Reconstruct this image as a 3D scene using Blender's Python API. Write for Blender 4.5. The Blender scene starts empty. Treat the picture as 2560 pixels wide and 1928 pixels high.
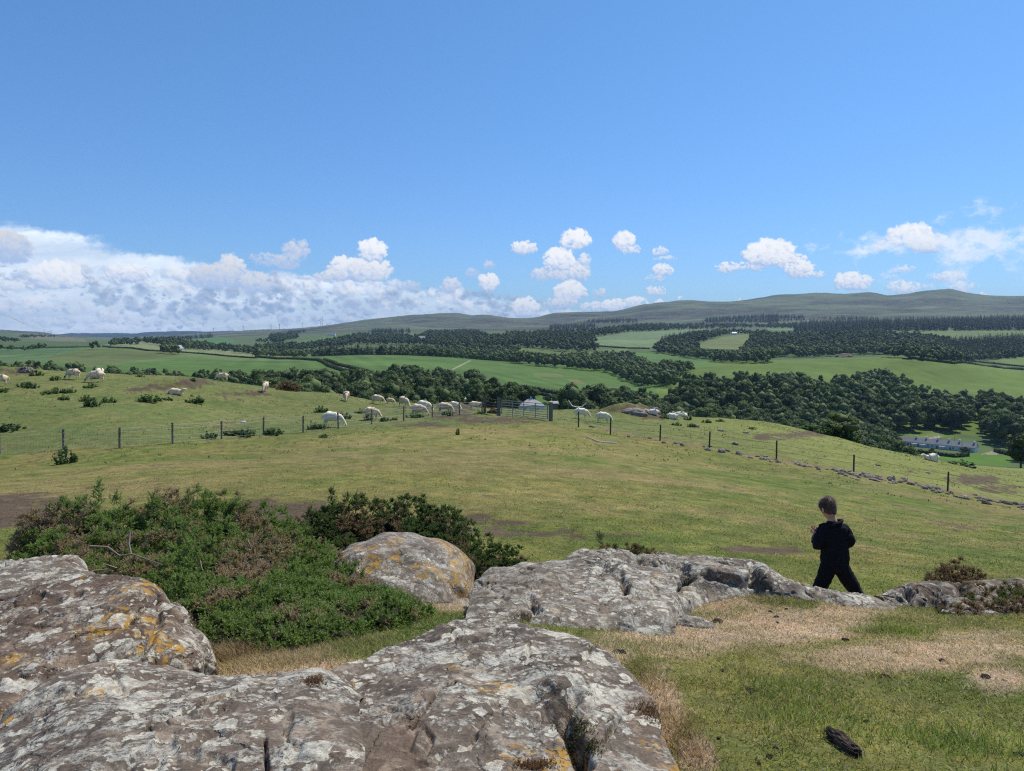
import bpy, bmesh, math, random
import numpy as np
from mathutils import Vector, Matrix

# ------------------------------------------------------------------ camera
SC = bpy.context.scene
COL = SC.collection
EYE = 1.6                       # eye height over the rock the photographer stands on
FPX = 1862.0                    # focal length in photo pixels (2560 wide)
PITCH = math.radians(3.81)
cam_d = bpy.data.cameras.new("camera"); cam = bpy.data.objects.new("camera", cam_d); COL.objects.link(cam)
cam_d.sensor_width = 36.0; cam_d.lens = 36.0 * FPX / 2560.0
cam_d.clip_start = 0.05; cam_d.clip_end = 60000
cam.location = (0, 0, EYE); cam.rotation_euler = (math.radians(90) - PITCH, 0, 0)
SC.camera = cam
# ------------------------------------------------------------------ light
SUN_EL, SUN_AZ = math.radians(57), math.radians(50)      # azimuth clockwise from +Y (view direction)
sd = Vector((math.sin(SUN_AZ)*math.cos(SUN_EL), math.cos(SUN_AZ)*math.cos(SUN_EL), math.sin(SUN_EL)))
sun_d = bpy.data.lights.new("sun", 'SUN'); sun_d.energy = 4.9; sun_d.angle = math.radians(0.53); sun_d.color = (1.0, 0.94, 0.84)
sun = bpy.data.objects.new("sun", sun_d); COL.objects.link(sun)
sun.rotation_euler = sd.to_track_quat('Z', 'Y').to_euler()
SC.view_settings.view_transform = 'Standard'; SC.view_settings.look = 'None'
SC.view_settings.gamma = 1.0; SC.view_settings.exposure = 0.0
SC.cycles.max_bounces = 5; SC.cycles.diffuse_bounces = 2; SC.cycles.glossy_bounces = 2
SC.cycles.transparent_max_bounces = 8; SC.cycles.transmission_bounces = 2; SC.cycles.volume_bounces = 0
SC.cycles.use_denoising = False
SC.cycles.filter_width = 1.2
SC.cycles.sample_clamp_indirect = 4.0

class NB:
    """small node-building helper"""
    def __init__(s, nt): s.nt = nt; s.n = nt.nodes; s.l = nt.links
    def new(s, t, **k):
        n = s.n.new(t)
        for a, b in k.items(): setattr(n, a, b)
        return n
    def put(s, sock, v):
        if isinstance(v, bpy.types.NodeSocket): s.l.new(v, sock)
        else: sock.default_value = v
    def math(s, op, a, b=0.0, c=0.0, clamp=False):
        n = s.new('ShaderNodeMath', operation=op, use_clamp=clamp)
        s.put(n.inputs[0], a); s.put(n.inputs[1], b)
        if op in ('MULTIPLY_ADD', 'SMOOTH_MIN', 'SMOOTH_MAX'): s.put(n.inputs[2], c)
        return n.outputs[0]
    def vmath(s, op, a, b=(0, 0, 0), out=0):
        n = s.new('ShaderNodeVectorMath', operation=op); s.put(n.inputs[0], a)
        if op == 'SCALE': s.put(n.inputs['Scale'], b)
        else: s.put(n.inputs[1], b)
        return n.outputs[out]
    def noise(s, vec, scale, detail=4, rough=0.5, dist=0.0, out=0, lac=2.0):
        n = s.new('ShaderNodeTexNoise'); n.inputs['Scale'].default_value = scale
        n.inputs['Detail'].default_value = detail; n.inputs['Roughness'].default_value = rough
        n.inputs['Distortion'].default_value = dist; n.inputs['Lacunarity'].default_value = lac
        if vec is not None: s.l.new(vec, n.inputs['Vector'])
        return n.outputs[out]
    def vor(s, vec, scale, feature='F1', out=0, rnd=1.0):
        n = s.new('ShaderNodeTexVoronoi', feature=feature); n.inputs['Scale'].default_value = scale
        n.inputs['Randomness'].default_value = rnd
        if vec is not None: s.l.new(vec, n.inputs['Vector'])
        return n.outputs[out]
    def smooth(s, v, lo, hi, a=0.0, b=1.0):
        n = s.new('ShaderNodeMapRange', interpolation_type='SMOOTHSTEP')
        s.put(n.inputs[0], v); s.put(n.inputs[1], lo); s.put(n.inputs[2], hi); s.put(n.inputs[3], a); s.put(n.inputs[4], b)
        return n.outputs[0]
    def mix(s, f, a, b, blend='MIX'):
        n = s.new('ShaderNodeMix', data_type='RGBA', blend_type=blend); n.clamp_factor = True
        s.put(n.inputs[0], f)
        for i, v in ((6, a), (7, b)):
            if not isinstance(v, bpy.types.NodeSocket) and len(v) == 3: v = (*v, 1)
            s.put(n.inputs[i], v)
        return n.outputs[2]
    def sep(s, v):
        n = s.new('ShaderNodeSeparateXYZ'); s.l.new(v, n.inputs[0]); return n.outputs
    def comb(s, x, y, z):
        n = s.new('ShaderNodeCombineXYZ')
        for i, v in enumerate((x, y, z)): s.put(n.inputs[i], v)
        return n.outputs[0]

# ------------------------------------------------------------------ numpy noise
_rng = np.random.RandomState(7)
_G = _rng.rand(256, 256).astype(np.float32)
def vnoise(x, y, seed=0):
    x = np.asarray(x)+seed*17.31; y = np.asarray(y)+seed*9.77
    xi = np.floor(x).astype(np.int64); yi = np.floor(y).astype(np.int64)
    fx = x-xi; fy = y-yi; fx = fx*fx*fx*(fx*(fx*6-15)+10); fy = fy*fy*fy*(fy*(fy*6-15)+10)
    g = lambda a, b: _G[a & 255, b & 255]
    return (g(xi, yi)*(1-fx)+g(xi+1, yi)*fx)*(1-fy)+(g(xi, yi+1)*(1-fx)+g(xi+1, yi+1)*fx)*fy
def fbm(x, y, oct=4, seed=0, rough=0.5):
    s = 0; a = 1; t = 0
    for k in range(oct):
        s = s+a*(vnoise(x*2**k, y*2**k, seed+k*3)-0.5)*2; t += a; a *= rough
    return s/t
def sstep(v, a, b):
    t = np.clip((v-a)/(b-a), 0, 1); return t*t*(3-2*t)

# ------------------------------------------------------------------ sky: physical sky plus generated cumulus in direction space
def azel(px, py):
    vx, vy = (px-1280)/FPX, (964-py)/FPX
    v = Vector((vx, math.cos(PITCH)+vy*math.sin(PITCH), -math.sin(PITCH)+vy*math.cos(PITCH)))
    return math.degrees(math.atan2(v.x, v.y)), math.degrees(math.asin(v.z/v.length))
def L2(x, y): return (x*0.5787, 540+y*0.5787)            # readings from the sky strips
def R2(x, y): return (1280+x*0.5787, 540+y*0.5787)
AZ0, AZ1, EL0, EL1 = -55.0, 55.0, -2.0, 19.0
CW, CH = 3300, 900
def cloud_map():
    az = np.linspace(AZ0, AZ1, CW); el = np.linspace(EL0, EL1, CH); A, E = np.meshgrid(az, el)
    rgb = np.zeros((CH, CW, 3), np.float32); al = np.zeros((CH, CW), np.float32)
    rs = np.random.RandomState(21)
    def over(col, a, sl=None):
        tgt = rgb if sl is None else rgb[sl]; ta = al if sl is None else al[sl]
        a = a.astype(np.float32); na = a+ta*(1-a)
        tgt[:] = (col*a[..., None]+tgt*(ta*(1-a))[..., None])/np.maximum(na, 1e-5)[..., None]; ta[:] = na
    LD = np.array([.50, .74, .45])
    HI = np.array([1.02, 1.03, 1.05]); LO = np.array([.40, .53, .78]); MID = np.array([.66, .76, .92])
    def lobe(ca, ce, r, op, lo=LO, hi=HI, amb=0.0, sq=1.0, soft=.35):
        i0, i1 = np.searchsorted(el, [ce-r*1.25*sq, ce+r*1.25*sq]); j0, j1 = np.searchsorted(az, [ca-r*1.25, ca+r*1.25])
        if i1-i0 < 2 or j1-j0 < 2: return
        a, e = A[i0:i1, j0:j1], E[i0:i1, j0:j1]
        wx = r*.38*fbm(a*1.3/r*.8, e*1.3/r*.8, 4, rs.randint(60), .6); wy = r*.38*fbm(a*1.3/r*.8+9, e*1.3/r*.8, 4, rs.randint(60), .6)
        x = (a-ca+wx)/r; y = (e-ce+wy)/(r*sq); d2 = x*x+y*y
        nz = np.sqrt(np.clip(1-d2, 0, 1)); t = np.clip(x*LD[0]+y*LD[1]+nz*LD[2]*.75, -1, 1)
        t = sstep(t+amb, -.35, .95)
        col = lo*(1-t[..., None])+hi*t[..., None]
        ero = .30*fbm(a*2.2/r*.8+3, e*2.2/r*.8, 4, 44, .65)
        over(col, op*sstep(1-np.sqrt(d2)+ero, .02, soft+.42), (slice(i0, i1), slice(j0, j1)))
    # high veil with streaks over the left bank
    vp = [azel(*L2(*q)) for q in ((-400,5),(0,25),(100,35),(220,75),(330,85),(480,125),(600,150),(800,185),(950,200),(1100,225),(1300,255),(1500,270),(1750,300),(2000,330),(2200,350),(2500,440))]
    V = np.interp(A, [q[0] for q in vp], [q[1] for q in vp])
    vn = fbm(A*.10+2, E*.9-A*.09, 6, 3, .6); vf = fbm(A*.9, E*1.6, 5, 6, .6)
    v = sstep(V-E+.55*vn+.35*vf, -.1, .7)*np.clip(.80+.38*vn, .5, .97)
    over(np.array([.80, .90, 1.02])+(.20*np.clip(vn+.4*vf+.25, 0, 1))[..., None], v)
    # stacked bank of cumulus
    bp_ = [azel(*L2(*q)) for q in ((-400,200),(0,215),(200,215),(450,225),(700,235),(900,225),(1100,250),(1300,265),(1500,275),(1750,295),(2000,325),(2200,345),(2400,385),(2600,430),(2900,450))]
    BX = [q[0] for q in bp_]; BY = [q[1] for q in bp_]
    n = 2600
    ca = rs.uniform(-52, 17, n); f = rs.rand(n); tops = np.interp(ca, BX, BY); ce = -1.0+f*(tops+1.0)
    order = np.argsort(-ce)
    pat = fbm(ca*.22+1, ce*.45, 4, 17, .6)
    for k in order:
        r = (0.16+0.62*rs.rand()**2.2)*(0.5+.10*max(ce[k], 0))*1.35
        dark = sstep(pat[k], .10, -.16)
        amb = .06-.62*dark+.16*rs.randn()
        lo = LO*(1-.14*dark)*np.array([.90, .97, 1.0]); hi = HI*(1-dark*.28)
        lobe(ca[k], ce[k], r, rs.uniform(.55, .98), lo, hi, amb, rs.uniform(.55, .85), .5)
    # low flat streaks near the skyline
    st = sstep(fbm(A*.12, E*1.7, 5, 27, .55), .02, .5)*sstep(3.2-E, 0, 2)*sstep(np.interp(A, [-60, 5, 14], [1, 1, 0]), 0, 1)
    over(np.array([.66, .78, .96])*np.ones((CH, CW, 3)), st*.6)
    def cloud(p, rx, ry, dens=1.0, dark=0.0, n=None, soft=.3):
        a0, e0 = azel(*p); ra = rx*.5787/FPX*57.3; re = ry*.5787/FPX*57.3
        n = n or int(30+70*ra)
        items = []
        for _ in range(n):
            th = rs.uniform(0, 2*math.pi); q = math.sqrt(rs.rand())*.86
            x = q*math.cos(th); y = q*math.sin(th)
            if y < -.45: y = -.45-rs.rand()*.25
            r = re*rs.uniform(.24, .55)*(1.05-.45*q)
            items.append((a0+x*ra, e0+y*re, r, y))
        items.sort(key=lambda t: -t[1])
        for (a, e, r, y) in items:
            lobe(a, e, r, dens*rs.uniform(.75, 1), LO*1.10, HI*(1-.30*dark), .12+.62*y-.5*dark, rs.uniform(.7, .95), soft)
    for c in CLOUDS: cloud(*c)
    # wisps at the right
    a0, e0 = azel(*R2(1990, 130))
    d = np.sqrt(((A-a0)/8.0)**2+((E-e0)/2.6)**2)
    w = sstep(fbm(A*.55, E*.9, 7, 33, .62)+.52-.62*d, .0, .75)*.85
    over(np.array([.90, .97, 1.06])+(.12*fbm(A*1.5, E*2, 4, 35))[..., None], w)
    al *= sstep(E, EL0, EL0+.3)*sstep(A, AZ0, AZ0+2)
    # final ragged warp
    im = bpy.data.images.new("cloud_map", CW, CH, alpha=True, float_buffer=True); im.colorspace_settings.name = 'Non-Color'
    px = np.concatenate([rgb, al[..., None]], -1)
    si = np.clip(np.arange(CH)[:, None]+7*fbm(A*2.6, E*2.1, 4, 51, .6), 0, CH-1); sj = np.clip(np.arange(CW)[None, :]+7*fbm(A*2.6+7, E*2.1, 4, 52, .6), 0, CW-1)
    i = np.clip(si.astype(int), 0, CH-2); j = np.clip(sj.astype(int), 0, CW-2); fi = (si-i)[..., None]; fj = (sj-j)[..., None]
    px = ((px[i, j]*(1-fi)+px[i+1, j]*fi)*(1-fj)+(px[i, j+1]*(1-fi)+px[i+1, j+1]*fi)*fj).astype(np.float32)
    im.alpha_mode = 'CHANNEL_PACKED'
    im.pixels.foreach_set(px.ravel()); im.update(); im.pack()
    return im
# (centre, radius x, radius y, opacity, greyness)
CLOUDS = [
 (L2(30,135),85,62,.9,.8), (L2(1280,150),60,48,.5,.7), (L2(1150,190),75,32,.4,.7), (L2(1240,200),60,40,.45,.8),
 (L2(990,225),65,55,.85,.5), (L2(930,265),115,55,.85,.7), (L2(1110,290),80,50,.8,.6), (L2(560,245),90,40,.8,.0),
 (L2(1490,230),95,60,.95,.15), (L2(1600,235),95,62,.95,.2), (L2(1610,150),62,55,1,.0), (L2(1420,265),70,30,.7,.5),
 (L2(1945,300),45,42,.6,.5), (L2(2110,215),28,24,.3,.6), (L2(2040,250),42,24,.3,.7), (L2(2110,290),48,45,.9,.1), (L2(1760,300),60,24,.45,.6),
 (L2(240,260),90,60,.8,0), (L2(470,440),40,28,.8,0),
 (R2(50,135),62,36,.85,.1), (R2(275,105),68,52,1,0), (R2(130,255),65,32,.6,.5), (R2(240,240),120,48,.9,.3), (R2(200,190),75,58,1,0), (R2(315,190),30,30,.5,.2),
 (R2(250,330),75,52,.95,.15), (R2(205,380),85,30,.85,.5), (R2(380,335),30,26,.5,.5), (R2(60,400),70,50,.95,.1), (R2(485,110),55,46,.8,.05), (R2(515,150),45,22,.6,.1),
 (R2(640,152),38,20,.6,.1), (R2(665,185),60,13,.6,.1), (R2(650,235),48,30,.85,.1), (R2(615,272),55,18,.5,.4), (R2(620,325),48,22,.75,.2),
 (R2(535,375),60,28,.95,.05), (R2(440,388),62,32,.95,.05), (R2(350,395),60,25,.8,.2), (R2(632,370),18,15,.8,0), (R2(725,357),13,11,.8,0),
 (R2(940,222),65,25,.85,.1), (R2(1040,217),60,24,.9,.1), (R2(1110,165),112,60,1,0), (R2(1195,195),80,32,.95,.1),
 (R2(1240,228),66,42,.95,.05), (R2(1315,253),55,15,.8,.1), (R2(1470,283),78,40,.95,.05), (R2(1550,280),22,10,.5,0),
 (R2(1720,85),95,48,.75,0), (R2(1790,120),80,45,.6,.1), (R2(1590,130),35,26,.35,.2), (R2(1690,234),48,18,.5,.1), (R2(1640,265),28,12,.35,.2),
 (R2(1690,312),68,30,.6,.1), (R2(1880,265),72,22,.55,.1), (R2(1940,310),50,24,.4,.2), (R2(1790,305),40,14,.35,.2), (R2(2040,345),28,14,.7,.1), (R2(980,368),28,8,.7,0),
]
def sky_world():
    w = bpy.data.worlds.new("World"); SC.world = w; w.use_nodes = True
    nt = w.node_tree; nt.nodes.clear(); N = NB(nt)
    sky = N.new('ShaderNodeTexSky', sky_type='NISHITA')
    sky.sun_disc = False; sky.sun_elevation = SUN_EL; sky.sun_rotation = SUN_AZ
    sky.altitude = 100; sky.air_density = 1.0; sky.dust_density = 0.4; sky.ozone_density = 3.0
    tc = N.new('ShaderNodeTexCoord'); x, y, z = N.sep(tc.outputs['Generated'])
    D = 180/math.pi
    az = N.math('MULTIPLY', N.math('ARCTAN2', x, y), D); el = N.math('MULTIPLY', N.math('ARCSINE', z), D)
    uv = N.comb(N.math('MULTIPLY_ADD', az, 1/(AZ1-AZ0), -AZ0/(AZ1-AZ0)), N.math('MULTIPLY_ADD', el, 1/(EL1-EL0), -EL0/(EL1-EL0)), 0)
    im = N.new('ShaderNodeTexImage', extension='CLIP'); im.image = cloud_map(); N.l.new(uv, im.inputs[0])
    tint = N.mix(N.smooth(el, 0.0, 26.0), SKY_TINT_LOW, SKY_TINT)
    sc = N.mix(1.0, sky.outputs[0], tint, 'MULTIPLY'); sc = N.vmath('SCALE', sc, SKY_STR)
    col = N.mix(im.outputs['Alpha'], sc, im.outputs['Color'])
    bg = N.new('ShaderNodeBackground'); N.l.new(col, bg.inputs[0]); bg.inputs[1].default_value = 1.0
    out = N.new('ShaderNodeOutputWorld'); N.l.new(bg.outputs[0], out.inputs[0])
SKY_TINT = (0.55, 0.875, 1.12); SKY_TINT_LOW = (0.52, 0.745, 1.07); SKY_STR = 0.129
sky_world()

# ------------------------------------------------------------------ pixel <-> world
def at(px, py, Y):
    """world point seen at photo pixel (px,py) at depth Y metres ahead; z is absolute"""
    vx, vy = (px-1280)/FPX, (964-py)/FPX
    dy = math.cos(PITCH)+vy*math.sin(PITCH); dz = -math.sin(PITCH)+vy*math.cos(PITCH)
    return Vector((vx/dy*Y, Y, EYE+dz/dy*Y))
def zp(py, Y): return at(1280, py, Y).z
def project(X, Y, Z):
    z = Z-EYE; fw = Y*math.cos(PITCH)-z*math.sin(PITCH)
    return 1280+FPX*X/fw, 964-FPX*(Y*math.sin(PITCH)+z*math.cos(PITCH))/fw

# ------------------------------------------------------------------ terrain control
def pchip(xs, ys, xq):
    xs = np.asarray(xs, float); ys = np.asarray(ys, float); h = np.diff(xs); d = np.diff(ys)/h
    m = np.zeros_like(ys); m[0] = d[0]; m[-1] = d[-1]
    for i in range(1, len(xs)-1):
        if d[i-1]*d[i] > 0:
            w1 = 2*h[i]+h[i-1]; w2 = h[i]+2*h[i-1]; m[i] = (w1+w2)/(w1/d[i-1]+w2/d[i])
    xq = np.clip(xq, xs[0], xs[-1]); k = np.clip(np.searchsorted(xs, xq)-1, 0, len(xs)-2)
    t = (xq-xs[k])/h[k]
    return ((1+2*t)*(1-t)**2*ys[k]+t*(1-t)**2*h[k]*m[k]+t*t*(3-2*t)*ys[k+1]+t*t*(t-1)*h[k]*m[k+1])

XC = [-600, 0, 320, 640, 960, 1280, 1600, 1920, 2240, 2560, 3160]
def row(Y, p=None, z=None, xs=XC):
    """one control curve across the view: depth Y (number or list), p = photo rows, or z = height relative to the eye"""
    Y = np.full(len(xs), float(Y)) if np.isscalar(Y) else np.array(Y, float)
    if p is not None: zz = np.array([zp(b, a) for a, b in zip(Y, p)])
    else: zz = np.full(len(xs), z+EYE) if np.isscalar(z) else np.array(z, float)+EYE
    return np.array(xs, float), Y, zz
CRX = [-600,0,320,460,640,727,842,915,987,1080,1200,1381,1494,1600,1714,1830,1920,2044,2134,2180,2253,2397,2560,3160]
CRP = [925,928,938,944,967,977,988,1003,1009,1012,1020,1027,1027,1034,1041,1048,1056,1079,1101,1117,1135,1160,1170,1180]
CRY = [70,68,68,68,66,66,68,70,74,76,76,76,74,74,75,76,78,84,92,98,106,116,120,130]
RDX = [-600,0,60,110,180,250,341,362,477,640,800,915,1045,1132,1181,1207,1280,1309,1410,1526,1621,1731,1792,1859,1943,2056,2100,2166,2218,2267,2325,2360,2412,2513,2560,3160]
RDP = [815,827,831,834,846,846,843,842,838,828,816,800,790,786,789,785,795,797,785,781,763,755,757,753,739,735,737,735,741,738,727,726,735,744,743,750]
ROWS = [
 row(-6, z=-1.7), row(0.8, z=-1.62),
 row(2.4, z=[-1.9,-1.9,-1.8,-1.7,-1.62,-1.6,-1.55,-1.52,-1.54,-1.56,-1.6]),
 row(3.3, z=[-2.0,-2.0,-1.95,-1.85,-1.75,-1.72,-1.67,-1.66,-1.68,-1.7,-1.75]),
 row(4.4, z=[-2.1,-2.1,-2.0,-1.93,-1.9,-1.82,-1.88,-1.92,-1.93,-1.93,-2.0]),
 row(5.6, z=[-2.3,-2.3,-2.25,-2.2,-2.15,-2.1,-2.12,-2.16,-2.18,-2.2,-2.3]),
 row(6.5, z=[-2.5,-2.5,-2.5,-2.45,-2.4,-2.45,-2.4,-2.25,-2.42,-2.4,-2.4]),
 row(7.6, z=[-2.65,-2.65,-2.7,-2.75,-2.75,-2.8,-2.92,-2.98,-3.0,-2.95,-2.95]),
 row(9.5, z=[-2.8,-2.8,-2.85,-2.9,-2.92,-2.95,-3.05,-3.12,-3.2,-3.2,-3.2]),
 row(13, z=[-3.2,-3.2,-3.2,-3.2,-3.2,-3.25,-3.35,-3.55,-3.8,-3.95,-4.0]),
 row(24, z=[-4.6,-4.6,-4.35,-4.2,-4.1,-4.2,-4.5,-5.0,-5.6,-6.0,-6.3]),
 row([34,35,36.5,42,47,51,49,45,42.5,41,40], p=[1150,1135,1108,1086,1062,1052,1091,1139,1190,1251,1300]),
 row([50]*3+[54,58,62,62,60,58,58,58], p=[1020,1000,1010,1030,1036,1035,1058,1085,1140,1200,1240]),
 row(CRY, p=CRP, xs=CRX),
 row([a+14 for a in CRY], p=[b+8 for b in CRP], xs=CRX),
 row([a+50 for a in CRY], p=[b+34 for b in CRP], xs=CRX),
 row(210, z=[-25,-27,-28,-28,-27,-26,-38,-52,-60,-62,-62]),
 row(300, z=[-24,-27,-29,-30,-31,-30,-44,-58,-65,-65,-66]),
 row([420,420,420,430,440,440,440,440,430,425,425], z=[-15,-17.5,-21,-26,-33,-39,-50,-60,-66,-66,-66]),
 row([460,460,460,470,480,480,500,560,600,600,600], p=[902,905,921,934,950,964,986,985,1010,1020,1020]),
 row([620,600,600,600,620,640,660,700,720,740,740], p=[885,889,900,910,915,930,965,943,960,975,985]),
 row([840,820,820,820,820,820,820,860,880,880,880], p=[868,870,872,892,889,906,930,905,893,926,935]),
 row(1000, p=[863,866,870,892,896,910,912,899,896,926,935]),
 row(1300, p=[852,855,860,880,874,870,874,880,874,890,890]),
 row(1700, p=[845,848,854,862,855,848,838,846,838,840,845]),
 row(2200, p=[838,842,852,848,842,836,828,832,821,819,822]),
 row(3000, p=[828,834,850,838,826,824,814,812,806,800,805]),
 row(4200, p=[825,830,850,832,812,812,794,778,772,768,775]),
 row(5600, p=RDP, xs=RDX),
 row(6400, p=[b+12 for b in RDP], xs=RDX),
 row(8200, xs=RDX, p=[840,840,840,838,835,834,833,830,828,830]+[b+25 for b in RDP[10:]]),
 row(15000, p=[850]*len(RDX), xs=RDX),
]
UG = np.linspace(-1.5, 1.5, 901); TG = np.linspace(math.log(1.0), math.log(15006), 1400)
def build_table():
    xg = np.clip(UG*FPX+1280, -600, 3160)
    YK = np.array([pchip(r[0], r[1], xg) for r in ROWS]); ZK = np.array([pchip(r[0], r[2], xg) for r in ROWS])
    T = np.zeros((len(UG), len(TG)))
    Yq = np.exp(TG)-6
    for i in range(len(UG)):
        T[i] = pchip(np.log(np.maximum(YK[:, i]+6, 0.5)+np.arange(len(ROWS))*1e-6), ZK[:, i], np.log(Yq+6))
    return T
TT = build_table()
def zbase(X, Y):
    X = np.asarray(X, float); Y = np.asarray(Y, float)
    u = X/np.maximum(Y, 3.0); t = np.log(np.maximum(Y+6, 1.0))
    a = np.clip((u-UG[0])/(UG[1]-UG[0]), 0, len(UG)-1.001); b = np.clip((t-TG[0])/(TG[1]-TG[0]), 0, len(TG)-1.001)
    i = a.astype(int); j = b.astype(int); fa = a-i; fb = b-j
    return (TT[i, j]*(1-fa)+TT[i+1, j]*fa)*(1-fb)+(TT[i, j+1]*(1-fa)+TT[i+1, j+1]*fa)*fb
BUMPS = [(at(440, 960, 60).x, 60.0, 2.6, 2.4, .62), (at(15, 930, 66).x, 66.0, 3.2, 2.0, .50), (at(1560, 1040, 68).x, 69.0, 2.2, 2.2, .95), (at(1610, 1035, 70).x, 70.0, 1.6, 2.0, .6), (at(1133, 1020, 72).x, 72.0, 1.6, 1.4, .45)]
def ground(X, Y):
    X = np.asarray(X, float); Y = np.asarray(Y, float)
    z = zbase(X, Y)
    R = np.hypot(X, Y)
    z = z + 0.035*fbm(X*0.9, Y*0.9, 4, 1)*sstep(R, 1, 4) + 0.22*fbm(X*0.11, Y*0.11, 3, 2)*sstep(R, 14, 40)
    # a low bank runs along the near side of the left fence
    dfe = Y-np.interp(X, [-40, -26, -19, -12, -6, 0], [31, 33.5, 36, 41.5, 46, 51])
    z = z + 0.10*np.exp(-(dfe+1.2)**2/0.8)*(X < -1)*fbm(X*0.5+3, Y*0.1, 2, 5)
    z = z + 1.2*fbm(X*0.008, Y*0.008, 4, 3)*sstep(R, 130, 500)
    for (bx, by, rx, ry, h) in BUMPS: z = z+h*np.exp(-((X-bx)/rx)**2-((Y-by)/ry)**2)*(1+.25*fbm(X*.9, Y*.9, 3, 15))
    amp = sstep(Y, 2600, 4200)
    rid = 1-np.abs(fbm(X*0.0011+0.3*fbm(X*0.002, Y*0.002, 2, 9), Y*0.0008, 5, 4))*2
    z = z + amp*(16*(rid-0.6)+7*fbm(X*0.006, Y*0.006, 4, 8))
    return z
def gz(x, y): return float(ground(np.array([x]), np.array([y]))[0])
def hit(px, py, lift=0.0, y0=1.5, y1=9000, zf=None):
    """where the line of sight through photo pixel (px,py) meets the ground raised by lift"""
    Y = np.exp(np.linspace(math.log(y0), math.log(y1), 1500))
    p = at(px, py, 1.0); X = p.x*Y; Z = EYE+(p.z-EYE)*Y
    d = Z-(ground(X, Y)+lift)
    k = np.argmax(d < 0)
    if d[k] >= 0: return None
    if k == 0: return Vector((X[0], Y[0], Z[0]-lift))
    f = d[k-1]/(d[k-1]-d[k]); yy = Y[k-1]+(Y[k]-Y[k-1])*f
    return Vector((p.x*yy, yy, EYE+(p.z-EYE)*yy-lift))

# ------------------------------------------------------------------ mesh helpers
def mesh_np(name, V, F=None, tris=None, quads=None, smooth=True):
    me = bpy.data.meshes.new(name); V = np.ascontiguousarray(V, dtype=np.float32)
    me.vertices.add(len(V)); me.vertices.foreach_set('co', V.ravel())
    parts = []; sizes = []
    if quads is not None and len(quads): parts.append(np.asarray(quads).ravel()); sizes.append(np.full(len(quads), 4))
    if tris is not None and len(tris): parts.append(np.asarray(tris).ravel()); sizes.append(np.full(len(tris), 3))
    idx = np.concatenate(parts).astype(np.int32); sz = np.concatenate(sizes).astype(np.int32)
    me.loops.add(len(idx)); me.loops.foreach_set('vertex_index', idx)
    me.polygons.add(len(sz)); st = np.concatenate([[0], np.cumsum(sz)[:-1]]).astype(np.int32)
    me.polygons.foreach_set('loop_start', st); me.polygons.foreach_set('loop_total', sz)
    me.polygons.foreach_set('use_smooth', np.full(len(sz), smooth))
    me.update(calc_edges=True); me.validate()
    return me
def vcol(me, C, name='Col'):
    a = me.attributes.new(name, 'FLOAT_COLOR', 'POINT')
    c = np.ones((len(C), 4), np.float32); c[:, :C.shape[1]] = C; a.data.foreach_set('color', c.ravel())
def put(name, me, mat=None, parent=None, loc=None, label=None, cat=None, group=None, kind=None, rot=None):
    o = bpy.data.objects.new(name, me); COL.objects.link(o)
    if mat and me is not None and not me.materials: me.materials.append(mat)
    if loc is not None: o.location = loc
    if rot is not None: o.rotation_euler = rot
    if parent: o.parent = parent
    for k, v in (('label', label), ('category', cat), ('group', group), ('kind', kind)):
        if v: o[k] = v
    return o
def empty(name, loc, label, cat, group=None, rz=0.0):
    return put(name, None, loc=loc, label=label, cat=cat, group=group, rot=(0, 0, rz))
def gridquads(n, m):
    i = np.arange(n-1)[:, None]*m+np.arange(m-1)[None, :]
    return np.stack([i, i+1, i+m+1, i+m], -1).reshape(-1, 4)
def W(win, *pts):
    o = {'A': (0, 800, 3.456), 'B': (640, 760, 3.456), 'C': (1280, 720, 3.456), 'D': (1920, 720, 3.456),
         'E': (1920, 1000, 3.456), 'F': (1000, 940, 5.53), 'G': (1400, 960, 4.254)}[win]
    return [(o[0]+x/o[2], o[1]+y/o[2]) for x, y in pts]
def inpoly(px, py, poly):
    c = np.zeros(np.shape(px), bool); n = len(poly); j = n-1
    for i in range(n):
        xi, yi = poly[i]; xj, yj = poly[j]
        if yi != yj:
            c ^= ((yi > py) != (yj > py)) & (px < (xj-xi)*(py-yi)/(yj-yi)+xi)
        j = i
    return c
# ------------------------------------------------------------------ ground colours (albedo of the turf, crops and soil)
def lerp(a, b, t): return a*(1-t[..., None])+b*t[..., None]
C3 = lambda *c: np.array(c, float)
GREEN = C3(.094, .132, .026); OLIVE = C3(.172, .160, .050); STRAW = C3(.38, .285, .205); SOIL = C3(.082, .058, .045)
TAN = C3(.225, .172, .085)
STRAW_SPOTS = [(1950, 1560, 260, 60), (1750, 1500, 200, 45), (1700, 1600, 150, 40), (2350, 1640, 330, 55), (1500, 1640, 90, 60), (1640, 1790, 70, 120), (1740, 1900, 60, 60),
               (1180, 1500, 160, 60), (660, 1655, 270, 60), (1330, 1600, 120, 30), (2500, 1700, 120, 60), (2080, 1540, 130, 40), (1270, 1470, 120, 40)]
SOIL_SPOTS = [(20, 1283, 125, 42), (150, 1275, 90, 30), (720, 1283, 120, 30), (1210, 1318, 130, 20), (1330, 1332, 140, 16), (1500, 1345, 140, 14),
              (1180, 1295, 60, 10), (1950, 1090, 70, 12), (1905, 1375, 120, 10), (2440, 1200, 70, 14), (2500, 1225, 60, 12),
              (1120, 1040, 70, 14), (1240, 1052, 120, 9), (1060, 1062, 80, 8), (600, 986, 70, 5), (440, 966, 70, 6), (2020, 1085, 60, 9), (485, 955, 45, 12), (350, 974, 34, 5), (395, 971, 40, 6), (20, 927, 75, 9), (1575, 1022, 70, 12), (1640, 1040, 40, 9), (1133, 1018, 45, 10)]
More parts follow.
